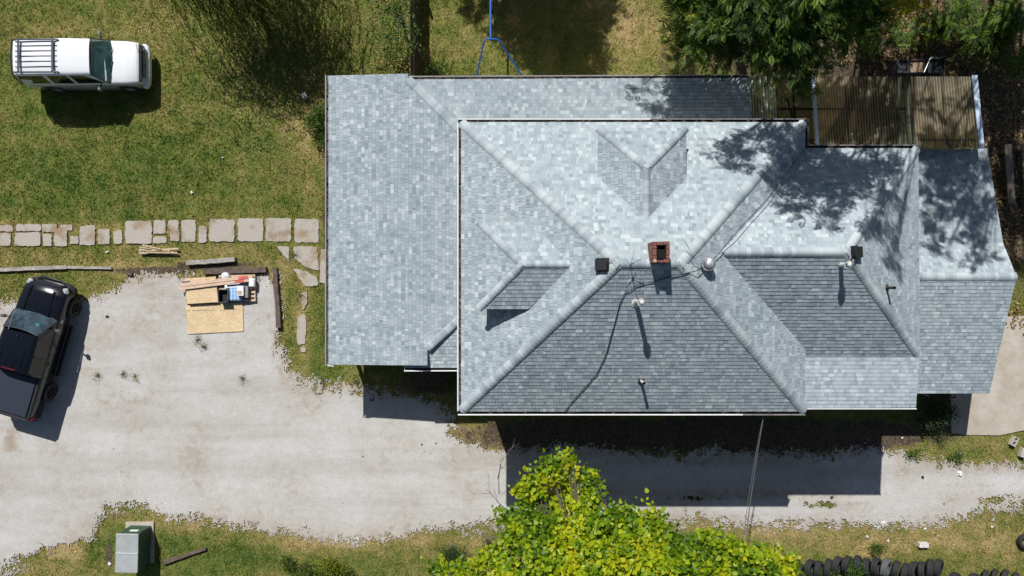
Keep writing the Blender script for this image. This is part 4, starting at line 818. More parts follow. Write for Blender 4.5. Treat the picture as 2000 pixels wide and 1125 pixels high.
osb1 = panel([(363, 595), (473.5, 591.5), (475.5, 647), (367, 652.5)], .06, .012, OSB, 'chipboard_sheet', 'large pale chipboard sheet lying flat on the gravel below the pallets', 'board', 3)
mb = MB(); a, b = P(363, 607.5, .0615), P(473, 603, .0615)
for i in range(46):
    if random.random() < .6: t = i / 46; p = a.lerp(b, t); p.y += random.uniform(-.03, .03); mb.box((p.x, p.y, .0613), (.05, .03, .0012), rot(rz=.05))
mb.build('ink_stamp', simple('stamp_ink', (.28, .20, .12), .8), osb1)
panel([(361, 544.5), (421, 540), (426, 590), (366.5, 593.5)], .22, .012, OSB, 'chipboard_sheet', 'smaller chipboard sheets stacked on the left pallet', 'board', 5)
LUM = simple('fresh_lumber', (.62, .44, .32), .75, var=.15, scale=5); REDP = simple('red_end_paint', (.62, .12, .10), .7)
def lumber(x0, y0, x1, y1, z, wd, label):
    a, b = P(x0, y0, z), P(x1, y1, z); d = b - a; L = d.length; c = (a + b) / 2; t = thing('lumber_board', (c.x, c.y, z - .04), label, 'board', 'new boards laid over the pallets', math.atan2(d.y, d.x)); mb = MB(); mb.box((-.3, 0, .02), (L - .6, wd, .04), bev=.004) if L > 2 else mb.box((-.2, 0, .02), (L - .4, wd, .04)); mb.build('plank', LUM, t, True); mb = MB(); mb.box((L / 2 - .4, 0, .02), (.4, wd + .001, .0405), bev=.004) if L > 2 else mb.box((0, 0, .005), (.1, wd * .9, .005)); mb.build('painted_end', REDP, t, True); mb = MB(); mb.box((L / 2 - .1, 0, .02), (.2, wd, .04), bev=.004); mb.build('plank', LUM, t, True)
lumber(352, 557, 493, 540, .32, .14, 'upper of the two new boards with red painted ends across the pallets'); lumber(349, 564, 486, 547, .30, .13, 'lower of the two new boards with red painted ends across the pallets')
lumber(357, 549, 420, 547, .27, .12, 'short new board end tucked under the two long red-ended boards')
GW = simple('white_wrap', (.80, .81, .84), .35, var=.08); BW = simple('blue_wrap', (.20, .38, .62), .3, var=.3, scale=7); CB = simple('cardboard', (.48, .34, .22), .85)
c = P(439, 578, .25); t = thing('storage_tub', (c.x, c.y, .15), 'open black plastic tub standing on the right pallet beside the blue bundle', 'tub'); mb = MB(); mb.box((0, 0, .02), (.36, .50, .02)); mb.box((-.19, 0, .13), (.02, .52, .24)); mb.box((.19, 0, .13), (.02, .52, .24)); mb.box((0, -.26, .13), (.38, .02, .24)); mb.box((0, .26, .13), (.38, .02, .24)); mb.build('tub', BLACK, t, True)
mb = MB(); mb.tube([(-.2, -.27, .25), (.2, -.27, .25), (.2, .27, .25), (-.2, .27, .25), (-.2, -.27, .25)], .014, 6); mb.build('rim', simple('grey_rim', (.08, .08, .09), .4), t, True)
mb = MB(); c = P(459, 574, .3); mb.box((c.x, c.y, .235), (.48, .56, .17), rot(rz=.03), 0, .03)
for i in range(3): mb.box((c.x - .14 + i * .14, c.y, .322), (.015, .56, .004), rot(rz=.03), 1)
for i in range(3): mb.box((c.x, c.y - .17 + i * .17, .3225), (.46, .012, .004), rot(rz=.03), 1)
tag(mb.build('wrapped_bundle', [BW, GW]), 'blue shrink-wrapped shingle bundle on the right pallet', 'bundle')
mb = MB(); c = P(470, 568, .42); mb.box((c.x, c.y, .40), (.28, .42, .16), bev=.008); mb.box((c.x - .02, c.y - .08, .4825), (.20, .16, .004), mi=1); tag(mb.build('cardboard_box', [GW, CB]), 'small white topped cardboard box on top of the blue bundle', 'box')
mb = MB(); c = P(479, 570, .32); mb.box((c.x, c.y, .26), (.26, .50, .20), rot(rz=-.03), bev=.01); tag(mb.build('cardboard_box', simple('grey_board', (.27, .24, .22), .8)), 'grey brown box behind the white topped box on the right pallet', 'box')
mb = MB(); c = P(492, 552, .3); mb.box((c.x, c.y, .25), (.24, .36, .2), rot(rz=-.05), bev=.03); tag(mb.build('paper_sack', GW), 'white paper sack at the right end of the pallet under the red board ends', 'sack')
mb = MB(); c = P(449, 555, .28); mb.box((c.x + .1, c.y - .05, .2), (.7, .26, .16), rot(rz=.1), bev=.04); tag(mb.build('paper_sack', GW), 'long white sack between the new boards and the black tub', 'sack')
mb = MB(); c = P(466, 556, .31); mb.box((c.x, c.y, .28), (1.0, .07, .05), rot(rz=.1), bev=.01); tag(mb.build('metal_flashing', simple('navy_metal', (.02, .03, .06), .3, .5)), 'long dark blue metal strip lying across the white sack on the pallet', 'metal strip')
mb = MB(); c = P(440, 540, .25); mb.lathe([(.17, 0), (.17, .22), (.185, .23), (.185, .25), (.001, .25)], (0, 0, 0), n=20); o = solo('bucket', mb, simple('white_bucket', (.62, .63, .68), .4), (c.x, c.y, 0), 'round white bucket peeking out above the new boards', 'bucket')
mb = MB(); mb.box((0, 0, .11), (.34, .14, .10), rot(rz=.1), bev=.01); c = P(365, 552, .2); solo('offcut_block', mb, simple('grey_offcut', (.14, .12, .13), .8), (c.x, c.y, .12), 'small dark grey offcut at the left end of the new boards', 'offcut')
# ---------------------------------------------------------------- utility cabinet
GREENP = simple('green_cabinet_paint', (.03, .075, .052), .5, var=.3, scale=3); TOPM = simple('worn_cabinet_top', (.42, .44, .44), .5, .2, var=.14, scale=2.2)
ct = thing('utility_cabinet', (-15.9, -10.95, .08), 'green metal utility cabinet with worn silver two panel top on a concrete pad', 'utility cabinet', rz=math.radians(-1.5))
mb = MB(); mb.box((0, 0, .02), (1.2, 1.75, .10)); o = mb.build('concrete_pad', CONC); o.location = (-15.95, -10.9, 0); tag(o, 'concrete pad under the green utility cabinet', 'concrete pad')
mb = MB(); mb.box((0.0, 0, .5), (.86, 1.58, 1.0), bev=.012); mb.build('housing', GREENP, ct, True)
for y, r_ in ((.405, .018), (-.405, -.01)): mb = MB(); mb.box((0, y, 1.03), (.93, .80, .05), rot(rx=r_), bev=.012); mb.build('lid', TOPM, ct, True)
mb = MB(); mb.box((0, 0, 1.065), (.94, .035, .02), rot(rx=.02), bev=.006); mb.build('lid_seam', GALV, ct, True)
mb = MB(); mb.box((.434, .2, .5), (.006, .7, .8)); mb.tube([(.44, -.1, .55), (.47, -.1, .55), (.47, -.1, .42), (.44, -.1, .42)], .012, 6); mb.build('door', GREENP, ct, True)
mb = MB(); mb.box((.05, .794, .62), (.34, .006, .18)); mb.build('notice_plate', WHITE, ct, True)
# ---------------------------------------------------------------- tyres along the verge
def tyre(c, r, wd, tilt, rz, label, group='old tyres along the lower verge', rx=0):
    mb = MB(); h = wd / 2; n = 30
    mb.lathe([(r * .60, h * .8), (r * .64, h * .98), (r * .86, h * 1.02), (r * .96, h * .82), (r, h * .5), (r, h * .12), (r * .985, h * .10), (r * .985, -h * .10), (r, -h * .12), (r, -h * .5), (r * .96, -h * .82), (r * .86, -h * 1.02), (r * .64, -h * .98), (r * .60, -h * .8), (r * .62, -h * .6), (r * .9, -h * .5), (r * .9, h * .5), (r * .62, h * .6), (r * .60, h * .8)], (0, 0, 0), 'X', n)
    for k in range(n):
        a = 2 * math.pi * (k + .5) / n
        for s in (-1, 1): mb.box((s * h * .62, math.cos(a) * r, math.sin(a) * r), (h * .34, .012, .02), Matrix.Rotation(a, 3, 'X'))
    o = mb.build('tyre', TYRE); o.location = c; o.rotation_euler = (rx, tilt, rz); return tag(o, label, 'tyre', group)
T1 = [(1563, 1110), (1584, 1103), (1600, 1104), (1618, 1101), (1636, 1096), (1655, 1094), (1675, 1095), (1693, 1099), (1712, 1098), (1731, 1101), (1750, 1103), (1769, 1109), (1786, 1107), (1802, 1105), (1817, 1102), (1833, 1101)]
LAB = ['half hidden tyre beside the lime green foliage at the left end of the row', 'second tyre of the row beside the lime green foliage', 'third tyre from the left end of the leaning row', 'fourth tyre from the left end, weeds growing at its foot', 'fifth tyre from the left, weeds at its right side', 'sixth tyre from the left, behind the thick weeds',
       'seventh tyre from the left, above the thick weeds', 'eighth tyre from the left of the leaning row', 'ninth tyre from the left, in the middle of the row', 'dull grey dusty tyre in the middle of the row', 'eleventh tyre of the leaning row, right of the grey dusty one', 'lower set tyre twelfth along the leaning row', 'fourth tyre from the right end of the long row', 'third tyre from the right end of the long row', 'second tyre from the right end of the long row', 'last tyre at the right end of the long leaning row']
GT = simple('dusty_rubber', (.10, .105, .11), .9, var=.25, scale=12)
for i, (x, y) in enumerate(T1):
    c = P(x, y + 4, .3); o = tyre((c.x, c.y - .10, .27), .37 + .02 * math.sin(i * 2.3), .25, -math.radians(42 + 9 * math.sin(i * 1.7)), math.radians(-8 + 9 * math.sin(i * 1.1)), LAB[i])
    if i == 9: o.data.materials[0] = GT
for i, (x, y) in enumerate([(1925, 1120), (1943, 1117), (1962, 1118), (1982, 1123)]):
    c = P(x, y + 4, .3); tyre((c.x, c.y - .12, .24), .33, .20, -math.radians(38), math.radians(-14 - 5 * i), ['first tyre of the short group at the lower right corner', 'second tyre of the short group at the lower right corner', 'third tyre of the short group at the lower right corner', 'rightmost tyre of the short group, cut by the corner'][i])
for i, (x, y) in enumerate([(1868, 1124), (1905, 1126)]):
    c = P(x, y + 6, .2); tyre((c.x, c.y - .1, .1), .32, .20, math.radians(-75), 0, ['nearly flat tyre half buried in weeds between the two tyre groups', 'sunken tyre just left of the short tyre group'][i])
c = P(2001, 1058, .1); tyre((c.x, c.y, .11), .30, .2, math.radians(-88), 0, 'lone tyre lying flat on dry grass at the right edge')
# ---------------------------------------------------------------- blocks and scraps
BLK = simple('concrete_block', (.45, .42, .37), .9, var=.12, scale=12)
def cinder(px, py, rz, label, flat=False, z=.0, mat=BLK):
    c = P(px, py, .2); mb = MB()
    if flat: mb.box((0, 0, .10), (.40, .20, .20), bev=.008)
    else:
        for x in (-.185, 0, .185): mb.box((x, 0, .1), (.03, .20, .2))
        for y in (-.085, .085): mb.box((-.0925, y, .1), (.155, .03, .2)); mb.box((.0925, y, .1), (.155, .03, .2))
    return solo('concrete_block', mb, mat, (c.x, c.y, z - .02), label, 'concrete block', 'stray concrete blocks', rz)
cinder(1984, 863, math.radians(62), 'hollow grey block with its two holes up on weeds near the patio corner'); cinder(2001, 885, math.radians(75), 'pale block cut by the right edge just below the hollow block', True); cinder(1806, 1066, 0, 'smooth white block lying on dry grass above the long tyre row', True, mat=simple('white_block', (.62, .60, .56), .85))
mb = MB(); mb.box((0, 0, .09), (.20, .26, .16), rot(rz=.5), bev=.01); mb.box((-.01, .0, .172), (.16, .2, .01), rot(rz=.5), 1); c = P(594, 187, .15); solo('stone_block', mb, [simple('stone_grey', (.40, .38, .34), .85), simple('stone_light', (.62, .62, .60), .8)], (c.x, c.y, 0), 'small pale stone block on the lawn beside the willow shadow', 'stone block')
def scrap(px, py, r, mat, label, name='paper_scrap', cat='litter', group=None, z=.03):
    mb = MB(); R = random.Random(int(px * 7 + py)); n = 9; vs = [(0, 0, r * .5)]
    for j, (k, h) in enumerate(((.6, .45), (1, .05))):
        for i in range(n): a = 6.283 * i / n; q = r * k * R.uniform(.6, 1.2); vs.append((q * math.cos(a), q * math.sin(a) * .8, max(0, h * r * R.uniform(.4, 1.5))))
    fs = [(0, 1 + i, 1 + (i + 1) % n) for i in range(n)] + [(1 + i, 1 + n + i, 1 + n + (i + 1) % n, 1 + (i + 1) % n) for i in range(n)]
    mb.idx(vs, fs); c = P(px, py); return solo(name, mb, mat, (c.x, c.y, z - .02), label, cat, group, R.random() * 6)
WS = simple('scrap_white', (.72, .70, .68), .7)
scrap(1874, 925, .14, WS, 'crumpled white paper on the gravel south of the patio'); scrap(1801, 932, .09, BLACK, 'small black rag on the gravel left of the crumpled paper', 'rag')
for x, y, r, l in [(1937, 1029, .09, 'white scrap on dry grass at the right, below the gravel'), (1806, 1033, .07, 'white scrap on the verge directly above the smooth white block'), (1725, 1021, .10, 'pale scrap where gravel meets the verge, left of the green patch'), (1693, 1048, .08, 'white scrap on the verge above the leaning tyres, leftmost of two'), (1734, 1056, .08, 'white scrap on the verge above the leaning tyres, right of the other'), (1620, 1030, .06, 'tiny white scrap at the gravel edge beside the thin wire'), (1762, 855, .06, 'tiny white scrap in weeds just outside the house shadow'), (1947, 928, .05, 'small pale scrap on gravel right of the crumpled paper'),
                   (209, 492, .07, 'white pebble on grass between the slab path and bleached board'), (375, 376, .08, 'white leaf scrap in the middle of the lawn'), (214, 1101, .09, 'round pale stone left of the green cabinet'), (700, 1052, .06, 'white pebble at the lower edge of the wide gravel drive'), (435, 308, .05, 'pale scrap on the lawn above the middle white leaf scrap')]: scrap(x, y, r, WS, l, group='pale scraps scattered over grass and gravel')
for x, y, r, l in [(1624, 972, .10, 'dark torn shingle piece at the corner of the house shadow'), (1843, 984, .05, 'small dark chip on the gravel at the right'), (210, 618, .10, 'dark stain of oil soaked rag on gravel beside the pickup'), (824, 868, .06, 'brown leaf on the gravel near the house corner shadow'), (852, 866, .05, 'dark leaf on gravel right of the brown leaf'), (709, 892, .05, 'reddish leaf alone on the wide gravel drive')]: scrap(x, y, r, simple('dark_scrap', (.06, .045, .04), .8), l, 'dark_scrap', group='dark scraps on the gravel')
# ---------------------------------------------------------------- benches and junk by the trees
def bench(x0, y0, x1, y1, label):
    a, b = P(x0, y0, .45), P(x1, y1, .45); d = b - a; c = (a + b) / 2; t = thing('bench', (c.x, c.y, 0), label, 'bench', 'wooden benches under the trees', math.atan2(d.y, d.x)); mb = MB(); mb.box((0, 0, .45), (d.length, .30, .05), bev=.01); mb.build('seat', simple('bench_wood', (.22, .18, .145), .85, var=.3), t, True)
    for s in (-1, 1): mb = MB(); mb.box((s * d.length * .38, 0, .21), (.08, .26, .43)); mb.build('leg', DKW, t, True)
bench(1969, 282, 1976, 398, 'dark plank bench in shade just right of the east porch roof'); bench(2002, 280, 2008, 396, 'dark plank bench cut off by the right edge of the picture')
def tote(px, py, wx, wy, h, mat, label, name='crate', cat='crate', fill=None):
    c = P(px, py, h); t = thing(name, (c.x, c.y, 0), label, cat, rz=.03); mb = MB(); mb.box((0, 0, .02), (wx, wy, .03)); mb.box((-wx / 2, 0, h / 2), (.03, wy, h)); mb.box((wx / 2, 0, h / 2), (.03, wy, h)); mb.box((0, -wy / 2, h / 2), (wx, .03, h)); mb.box((0, wy / 2, h / 2), (wx, .03, h)); mb.build('bin', mat, t, True)
    mb = MB(); mb.box((0, 0, h * .8), (wx - .05, wy - .05, .04), bev=.01); mb.build('contents', fill or mat, t, True); return t
tote(1764, 129, .42, .52, .6, simple('grey_bin', (.06, .06, .07), .5), 'dark grey lidded bin by the patio cover, leftmost of the three', 'bin', 'bin'); tote(1792, 129, .62, .52, .5, simple('rusty_bin', (.07, .055, .05), .7), 'brown debris filled tray between the two dark bins', 'tray', 'tray', simple('leafy_debris', (.30, .21, .14), .9, var=.5, scale=14, bump=.8)); tote(1829, 128, .72, .56, .55, BLACK, 'black bin with leaves on it, rightmost of the three by the patio cover', 'bin', 'bin', simple('wet_cover', (.03, .035, .04), .4, var=.5, scale=9))
mb = MB(); a, b = P(1805, 141, .8), P(1817, 114, .8); mb.tube([a, b], .02, 6); tag(mb.build('metal_rod', GALV), 'thin pale metal rod leaning across the bins', 'rod'); mb = MB(); a = P(1829, 113, .5); mb.box(a, (.5, .1, .04), bev=.01); tag(mb.build('wood_offcut', OLDW), 'pale wood offcut lying behind the rightmost black bin', 'offcut')
scrap(1838, 100, .12, simple('purple_cloth', (.16, .10, .32), .8), 'crumpled purple cloth in the leaf litter behind the bins', 'cloth', 'cloth'); scrap(1750, 132, .10, simple('red_cloth', (.35, .05, .05), .8), 'small red cloth at the left end of the dark bins', 'cloth', 'cloth'); scrap(1860, 112, .16, simple('grey_sack', (.25, .25, .24), .8), 'grey crumpled sack right of the black bin', 'sack', 'sack')
# open door frame shadowing the patio, under the porch edge
mb = MB(); mb.box((0, 0, 1.9), (.05, .42, .05)); mb.tube([(0, 0.2, 1.9), (.22, -.55, 1.55)], .03, 6); mb.tube([(0, -.2, 1.9), (.0, -.55, 1.55)], .025, 6); mb.tube([(-.0, -.55, 1.55), (.22, -.55, 1.55)], .03, 6); q = mb.build('awning_bracket', BLACK, None); q.location = (17.55, -3.85, .35); tag(q, 'black triangular bracket projecting below the east porch eave', 'bracket')
# fallen dry branch on the gravel
DEADW = simple('dead_wood', (.16, .13, .11), .9)
mb = MB(); R = random.Random(4)
def branch(mb, p, d, L, r, depth, R, mi=0, droop=0, spread=.7):
    pts = [p]; n = 5
    for i in range(n): d = (d + Vector((R.uniform(-.22, .22), R.uniform(-.22, .22), R.uniform(-.12, .12) - droop))).normalized(); pts.append(pts[-1] + d * L / n)
    mb.tube(pts, [r * (1 - .6 * i / n) for i in range(n + 1)], 6, mi, False)
    if depth > 0:
        for k in range(3 if depth > 1 else 2):
            i = R.randint(2, n); e = (d + Vector((R.uniform(-1, 1), R.uniform(-1, 1), R.uniform(-.3, .4))) * spread).normalized(); branch(mb, pts[i], e, L * R.uniform(.45, .7), r * .45, depth - 1, R, mi, droop, spread)
for k, (x0, y0, x1, y1) in enumerate([(990, 1000, 968, 950), (975, 965, 972, 908), (972, 935, 984, 912), (1002, 1060, 950, 1040), (996, 1078, 962, 1052)]):
    a, b = P(x0, y0, 5.5), P(x1, y1, 5.6); branch(mb, a, (b - a).normalized(), (b - a).length * 1.1, .02, 2, R, 0, 0, .6)
DEAD = mb
# ---------------------------------------------------------------- foliage
def frame(ax, nr):
    ax = ax / (np.linalg.norm(ax, axis=1, keepdims=True) + 1e-9); nr = nr - ax * (nr * ax).sum(1, keepdims=True); nr /= (np.linalg.norm(nr, axis=1, keepdims=True) + 1e-9)
    return ax, np.cross(nr, ax), nr
def stamp(pos, ax, nr, size, tmpl, faces):
    """place a small template (a along axis, b across, c normal) at every pos"""
    ax, sd, nr = frame(ax, nr); T = np.asarray(tmpl, float); n, k = len(pos), len(T)
    V = pos[:, None] + size[:, None, None] * (T[None, :, 0:1] * ax[:, None] + T[None, :, 1:2] * sd[:, None] + T[None, :, 2:3] * nr[:, None])
    F = (np.arange(n)[:, None, None] * k + np.asarray(faces)[None]).reshape(-1, len(faces[0])); return V.reshape(-1, 3), F
HEART = [(0, 0, 0), (.12, .34, .05), (.45, .44, .06), (.78, .24, .02), (1.05, 0, -.10), (.78, -.24, .02), (.45, -.44, .06), (.12, -.34, .05), (.5, 0, -.03)]
HEARTF = [(0, 8, 2, 1), (8, 4, 3, 2), (8, 6, 5, 4), (0, 7, 6, 8)]
OVAL = [(0, 0, 0), (.45, .26, .05), (1, 0, -.05), (.45, -.26, .05)]; OVALF = [(0, 3, 2, 1)]
SLIM = [(0, 0, 0), (.4, .11, .02), (1, 0, -.08), (.4, -.11, .02)]
def pinnate(n=6, ll=.34, lw=.10):
    V = []; F = []
    for i in range(n):
        x = .12 + .80 * i / (n - 1); s = ll * math.sin(math.pi * (.25 + .6 * i / (n - 1))) * 1.0; dz = -.12 * x * x
        for sg in (-1, 1):
            b = len(V); tipx, tipy = x + s * .45, sg * s; V += [(x, 0, dz), (x + s * .1 - lw * .3, sg * s * .5, dz + .02), (tipx, tipy, dz - .05), (x + s * .35 + lw * .5, sg * s * .45, dz + .02)]; F.append((b, b + 3, b + 2, b + 1) if sg > 0 else (b, b + 1, b + 2, b + 3))
    b = len(V); V += [(.92, 0, -.1), (1.05, .08, -.13), (1.28, 0, -.2), (1.05, -.08, -.13)]; F.append((b, b + 3, b + 2, b + 1)); return V, F
def rnd(n): v = RNG.normal(size=(n, 3)); return v / np.linalg.norm(v, axis=1, keepdims=True)
DENS = 1.0
def twigs(blobs_, per, shell=.5):
    """twig tips inside ellipsoids (c, (rx,ry,rz)), mostly near the surface; returns tips and outward directions"""
    Pp, Dd = [], []
    for c, r in blobs_:
        r = np.array(r, float); n = max(3, int(DENS * per * (r[0] * r[1] * r[2]) ** (2 / 3))); d = rnd(n); d[:, 2] = np.where(d[:, 2] < -.3, -d[:, 2] * .5, d[:, 2]); rad = shell + (1 - shell) * RNG.random(n) ** .6
        Pp.append(np.array(c)[None] + d * r * rad[:, None] * (1 + .18 * RNG.normal(size=(n, 1)))); Dd.append(d)
    return np.concatenate(Pp), np.concatenate(Dd)
def leafy(name, blobs_, per, leaves, spread, size, tmpl, faces, mat, parent, shell=.5, droop=.2, up=.9, outw=.8, tonef=None):
    p, d = twigs(blobs_, per, shell); tn = RNG.random(len(p)); n = len(p) * leaves; q = np.repeat(p, leaves, 0) + RNG.normal(size=(n, 3)) * spread * np.array([1, 1, .6]); dd = np.repeat(d, leaves, 0)
    ax = dd * outw + rnd(n) * .8; ax[:, 2] = ax[:, 2] * .5 - droop; nr = rnd(n) * .95 + np.array([0, 0, up]); sz = RNG.uniform(*size, n)
    V, F = stamp(q, ax, nr, sz, tmpl, faces); tone = np.clip(np.repeat(tn, leaves) * .6 + RNG.random(n) * .4, 0, 1)
    if tonef is not None: tone = np.clip(tonef(q, tone), 0, 1)
    return npmesh(name, V, F, mat, parent, np.repeat(tone, len(faces)))
BARK = simple('bark', (.14, .11, .085), .95, var=.35, scale=8, bump=.6); PBARK = simple('pale_bark', (.32, .28, .24), .9, var=.25, scale=8)
def woody(name, base, top, r, targets, mat, parent, R, sub=.35):
    mb = MB(); base, top = Vector(base), Vector(top); n = 6; pts = [base.lerp(top, i / n) + Vector((R.uniform(-.08, .08), R.uniform(-.08, .08), 0)) * (0 < i < n) for i in range(n + 1)]
    mb.tube(pts, [r * (1.15 - .6 * i / n) for i in range(n + 1)], 10)
    for c in targets:
        c = Vector(c); t = R.uniform(.55, .98); s = base.lerp(top, t); L = (c - s).length; mid = s.lerp(c, .5) + Vector((R.uniform(-.1, .1) * L, R.uniform(-.1, .1) * L, .08 * L)); q = [s, s.lerp(mid, .5) + Vector((0, 0, .03 * L)), mid, mid.lerp(c, .5), c]
        mb.tube(q, [r * .38, r * .30, r * .22, r * .14, r * .06], 6)
        for k in range(3): e = c + Vector((R.uniform(-1, 1), R.uniform(-1, 1), R.uniform(-.3, .8))) * sub; mb.tube([q[3], q[3].lerp(e, .6), e], [r * .1, r * .07, r * .02], 5)
    return mb.build(name, mat, parent)
R = random.Random(21)
# lime green big leaved tree at the bottom
LIME = leafmat('lime_leaf', [(0, (.07, .15, .010)), (.3, (.18, .31, .010)), (.55, (.33, .42, .012)), (.8, (.46, .51, .014)), (1, (.60, .54, .025))], .35, .45)
B = []
for x, y, r, z in [(1045, 945, 26, 7.2), (1078, 922, 24, 7.4), (1108, 905, 16, 7.4), (1128, 932, 14, 7.3), (1158, 925, 13, 7.3), (1150, 950, 20, 7.2), (1018, 950, 15, 7.1), (1030, 968, 18, 7), (1108, 960, 24, 6.9), (1140, 985, 28, 7.2), (985, 1005, 14, 6.6), (1000, 1016, 12, 6.5), (1090, 1000, 26, 7.0), (1045, 1010, 32, 7), (1020, 1050, 34, 7.2), (1080, 1050, 46, 7.8),
                   (1150, 1035, 46, 7.8), (1205, 1020, 34, 7.5), (1240, 1050, 40, 7.6), (1275, 1000, 14, 7.2), (1290, 1040, 26, 7.2), (1330, 1075, 34, 7.5), (1385, 1070, 36, 7.5), (1430, 1085, 32, 7.4), (1480, 1100, 34, 7.2), (1530, 1112, 28, 6.9), (1290, 1110, 60, 8), (1180, 1110, 66, 8.4), (1070, 1120, 56, 8.2), (990, 1105, 30, 7), (960, 1085, 16, 6.4), (1400, 1130, 50, 7.6),
                   (940, 1110, 22, 6.2), (905, 1118, 20, 6.0), (870, 1118, 18, 5.9), (850, 1108, 12, 5.9), (1120, 1190, 90, 8.6), (1250, 1200, 100, 8.8), (1380, 1200, 80, 8.2), (1000, 1190, 70, 7.8), (1500, 1180, 60, 7.3)]:
    k = (HC - z) / FK; B.append((tuple(P(x, y, z)), (r * k * .92, r * k * .92, r * k * .62)))
t = thing('tree', (4.2, -14.2, 0), 'lime green big leaved tree crossing the lower edge in front of the house shadow', 'tree')
def limef(q, tone): return tone + (fbm(q[:, 0], q[:, 1], 1.1, 3) - .5) * 1.1 - .09
leafy('crown', B, 250, 10, .12, (.09, .175), HEART, HEARTF, LIME, t, shell=.55, droop=.25, up=1.3, tonef=limef)
woody('trunk', (4.2, -14.2, -.1), (4.4, -13.6, 6.2), .24, [b[0] for b in B], BARK, t, R, .3); DEAD.build('dead_branch', DEADW, t)
# shrubs along the lower verge
SHR = leafmat('verge_leaf', [(0, (.03, .055, .012)), (.5, (.07, .12, .02)), (.85, (.16, .20, .025)), (1, (.34, .33, .03))], .3)
def shrub(cx, cy, rpx, h, label, mat, size=(.05, .1), per=90, leaves=8, seed=1, cat='shrub', spread=.09, name='shrub', n=7, tmpl=OVAL, squash=.6):
    Rr = random.Random(seed); c = P(cx, cy, h * .6); k = (HC - h) / FK; bl = []
    for i in range(n):
        a = Rr.random() * 6.28; q = rpx * k * .55 * math.sqrt(Rr.random()); r = rpx * k * Rr.uniform(.35, .6); bl.append(((c.x + q * math.cos(a), c.y + q * math.sin(a), h * Rr.uniform(.35, .75)), (r, r, min(r, h * .4))))
    g = thing(name, (c.x, c.y, 0), label, cat); leafy('foliage', bl, per * 3.2, leaves, spread, size, tmpl, OVALF, mat, g, shell=.35); mb = MB()
    for b in bl: mb.tube([(c.x, c.y, 0), ((c.x + b[0][0]) / 2, (c.y + b[0][1]) / 2, b[0][2] * .6), b[0]], [.025, .018, .008], 5)
    mb.build('stem', BARK, g); return g
YEL = leafmat('yellow_shrub_leaf', [(0, (.05, .08, .01)), (.5, (.13, .19, .015)), (1, (.36, .38, .02))], .35)
DKL = leafmat('dark_leaf', [(0, (.015, .035, .01)), (.5, (.035, .075, .018)), (1, (.09, .14, .03))], .25)
GRN = leafmat('green_leaf', [(0, (.03, .07, .012)), (.5, (.065, .14, .022)), (1, (.14, .24, .035))], .35)
shrub(648, 1110, 36, 1.4, 'yellow green shrub at the bottom edge left of the lime tree', YEL, seed=2); shrub(598, 1118, 26, 1.2, 'small olive shrub at the bottom edge beside the yellow green shrub', SHR, seed=3); shrub(560, 1100, 22, .6, 'low brown green weed clump right of the broken log', SHR, seed=4, per=60)
shrub(880, 1080, 30, 1.6, 'dark narrow leaved shrub between dry grass and the lime tree', DKL, (.07, .14), seed=5, tmpl=SLIM); shrub(950, 1065, 18, 1.2, 'sparse dark shrub touching the left side of the lime tree', DKL, (.06, .12), seed=6, per=60, tmpl=SLIM)
shrub(1622, 1120, 24, .5, 'green weeds growing over the tyres at the left of the row', GRN, seed=7, per=80, name='weed'); shrub(1668, 1116, 24, .75, 'thick green weeds in front of the tyres left of the grey dusty one', GRN, seed=8, name='weed'); shrub(1712, 1030 + 40, 14, .3, 'bright green weed patch on the verge just above the tyres', GRN, seed=9, name='weed'); shrub(1570, 1122, 18, .4, 'weed clump between the lime tree and the first tyre', GRN, seed=10, name='weed')
shrub(1868, 893, 15, .25, 'green weed patch at the gravel edge below the patio corner', GRN, seed=11, name='weed', per=70); shrub(1780, 888, 13, .22, 'small weed patch at the gravel edge beside the house shadow corner', GRN, seed=12, name='weed', per=70); shrub(1838, 856, 18, .5, 'spindly weed at the dark corner below the east porch', SHR, (.04, .09), seed=13, name='weed', per=60, tmpl=SLIM)
shrub(1832, 815, 42, 1.0, 'dark bush in the shade beside the east porch', DKL, (.05, .1), seed=14); shrub(880, 745, 26, .5, 'leafy plant in the dark corner below the south porch gutter', GRN, (.05, .11), seed=15, per=40, name='plant')
# plants by the west porch
shrub(616, 242, 24, .9, 'bright green leafy bush against the upper west porch edge', GRN, (.06, .12), seed=16, per=110); shrub(632, 222, 16, 1.2, 'taller green bush tucked under the west porch roof corner', GRN, (.06, .12), seed=17, per=110); shrub(634, 275, 14, .6, 'small green bush below the bright green one at the porch edge', GRN, (.05, .1), seed=18)
for i, (x, y, r, l) in enumerate([(575, 498, 12, 'grass tuft between the upper right path slabs'), (385, 664, 11, 'green weed on bare gravel below the chipboard sheet'), (397, 677, 6, 'tiny weed below the green weed on bare gravel'), (192, 732, 9, 'yellowish weed on gravel right of the pickup, left of three'), (240, 730, 7, 'yellowish weed on gravel right of the pickup, middle of three'), (263, 734, 9, 'yellowish weed on gravel right of the pickup, right of three'), (474, 738, 5, 'single tiny weed in the wide gravel bay'), (585, 575, 12, 'weed tuft beside the narrow dirt path'), (700, 745, 20, 'grassy tuft beside the west porch shadow corner'), (630, 745, 16, 'grassy tuft under the lower left porch corner')]):
    shrub(x, y, r, .14, l, SHR if 'yell' not in l else YEL, (.03, .06), seed=30 + i, per=60, name='weed', n=5, cat='weed')
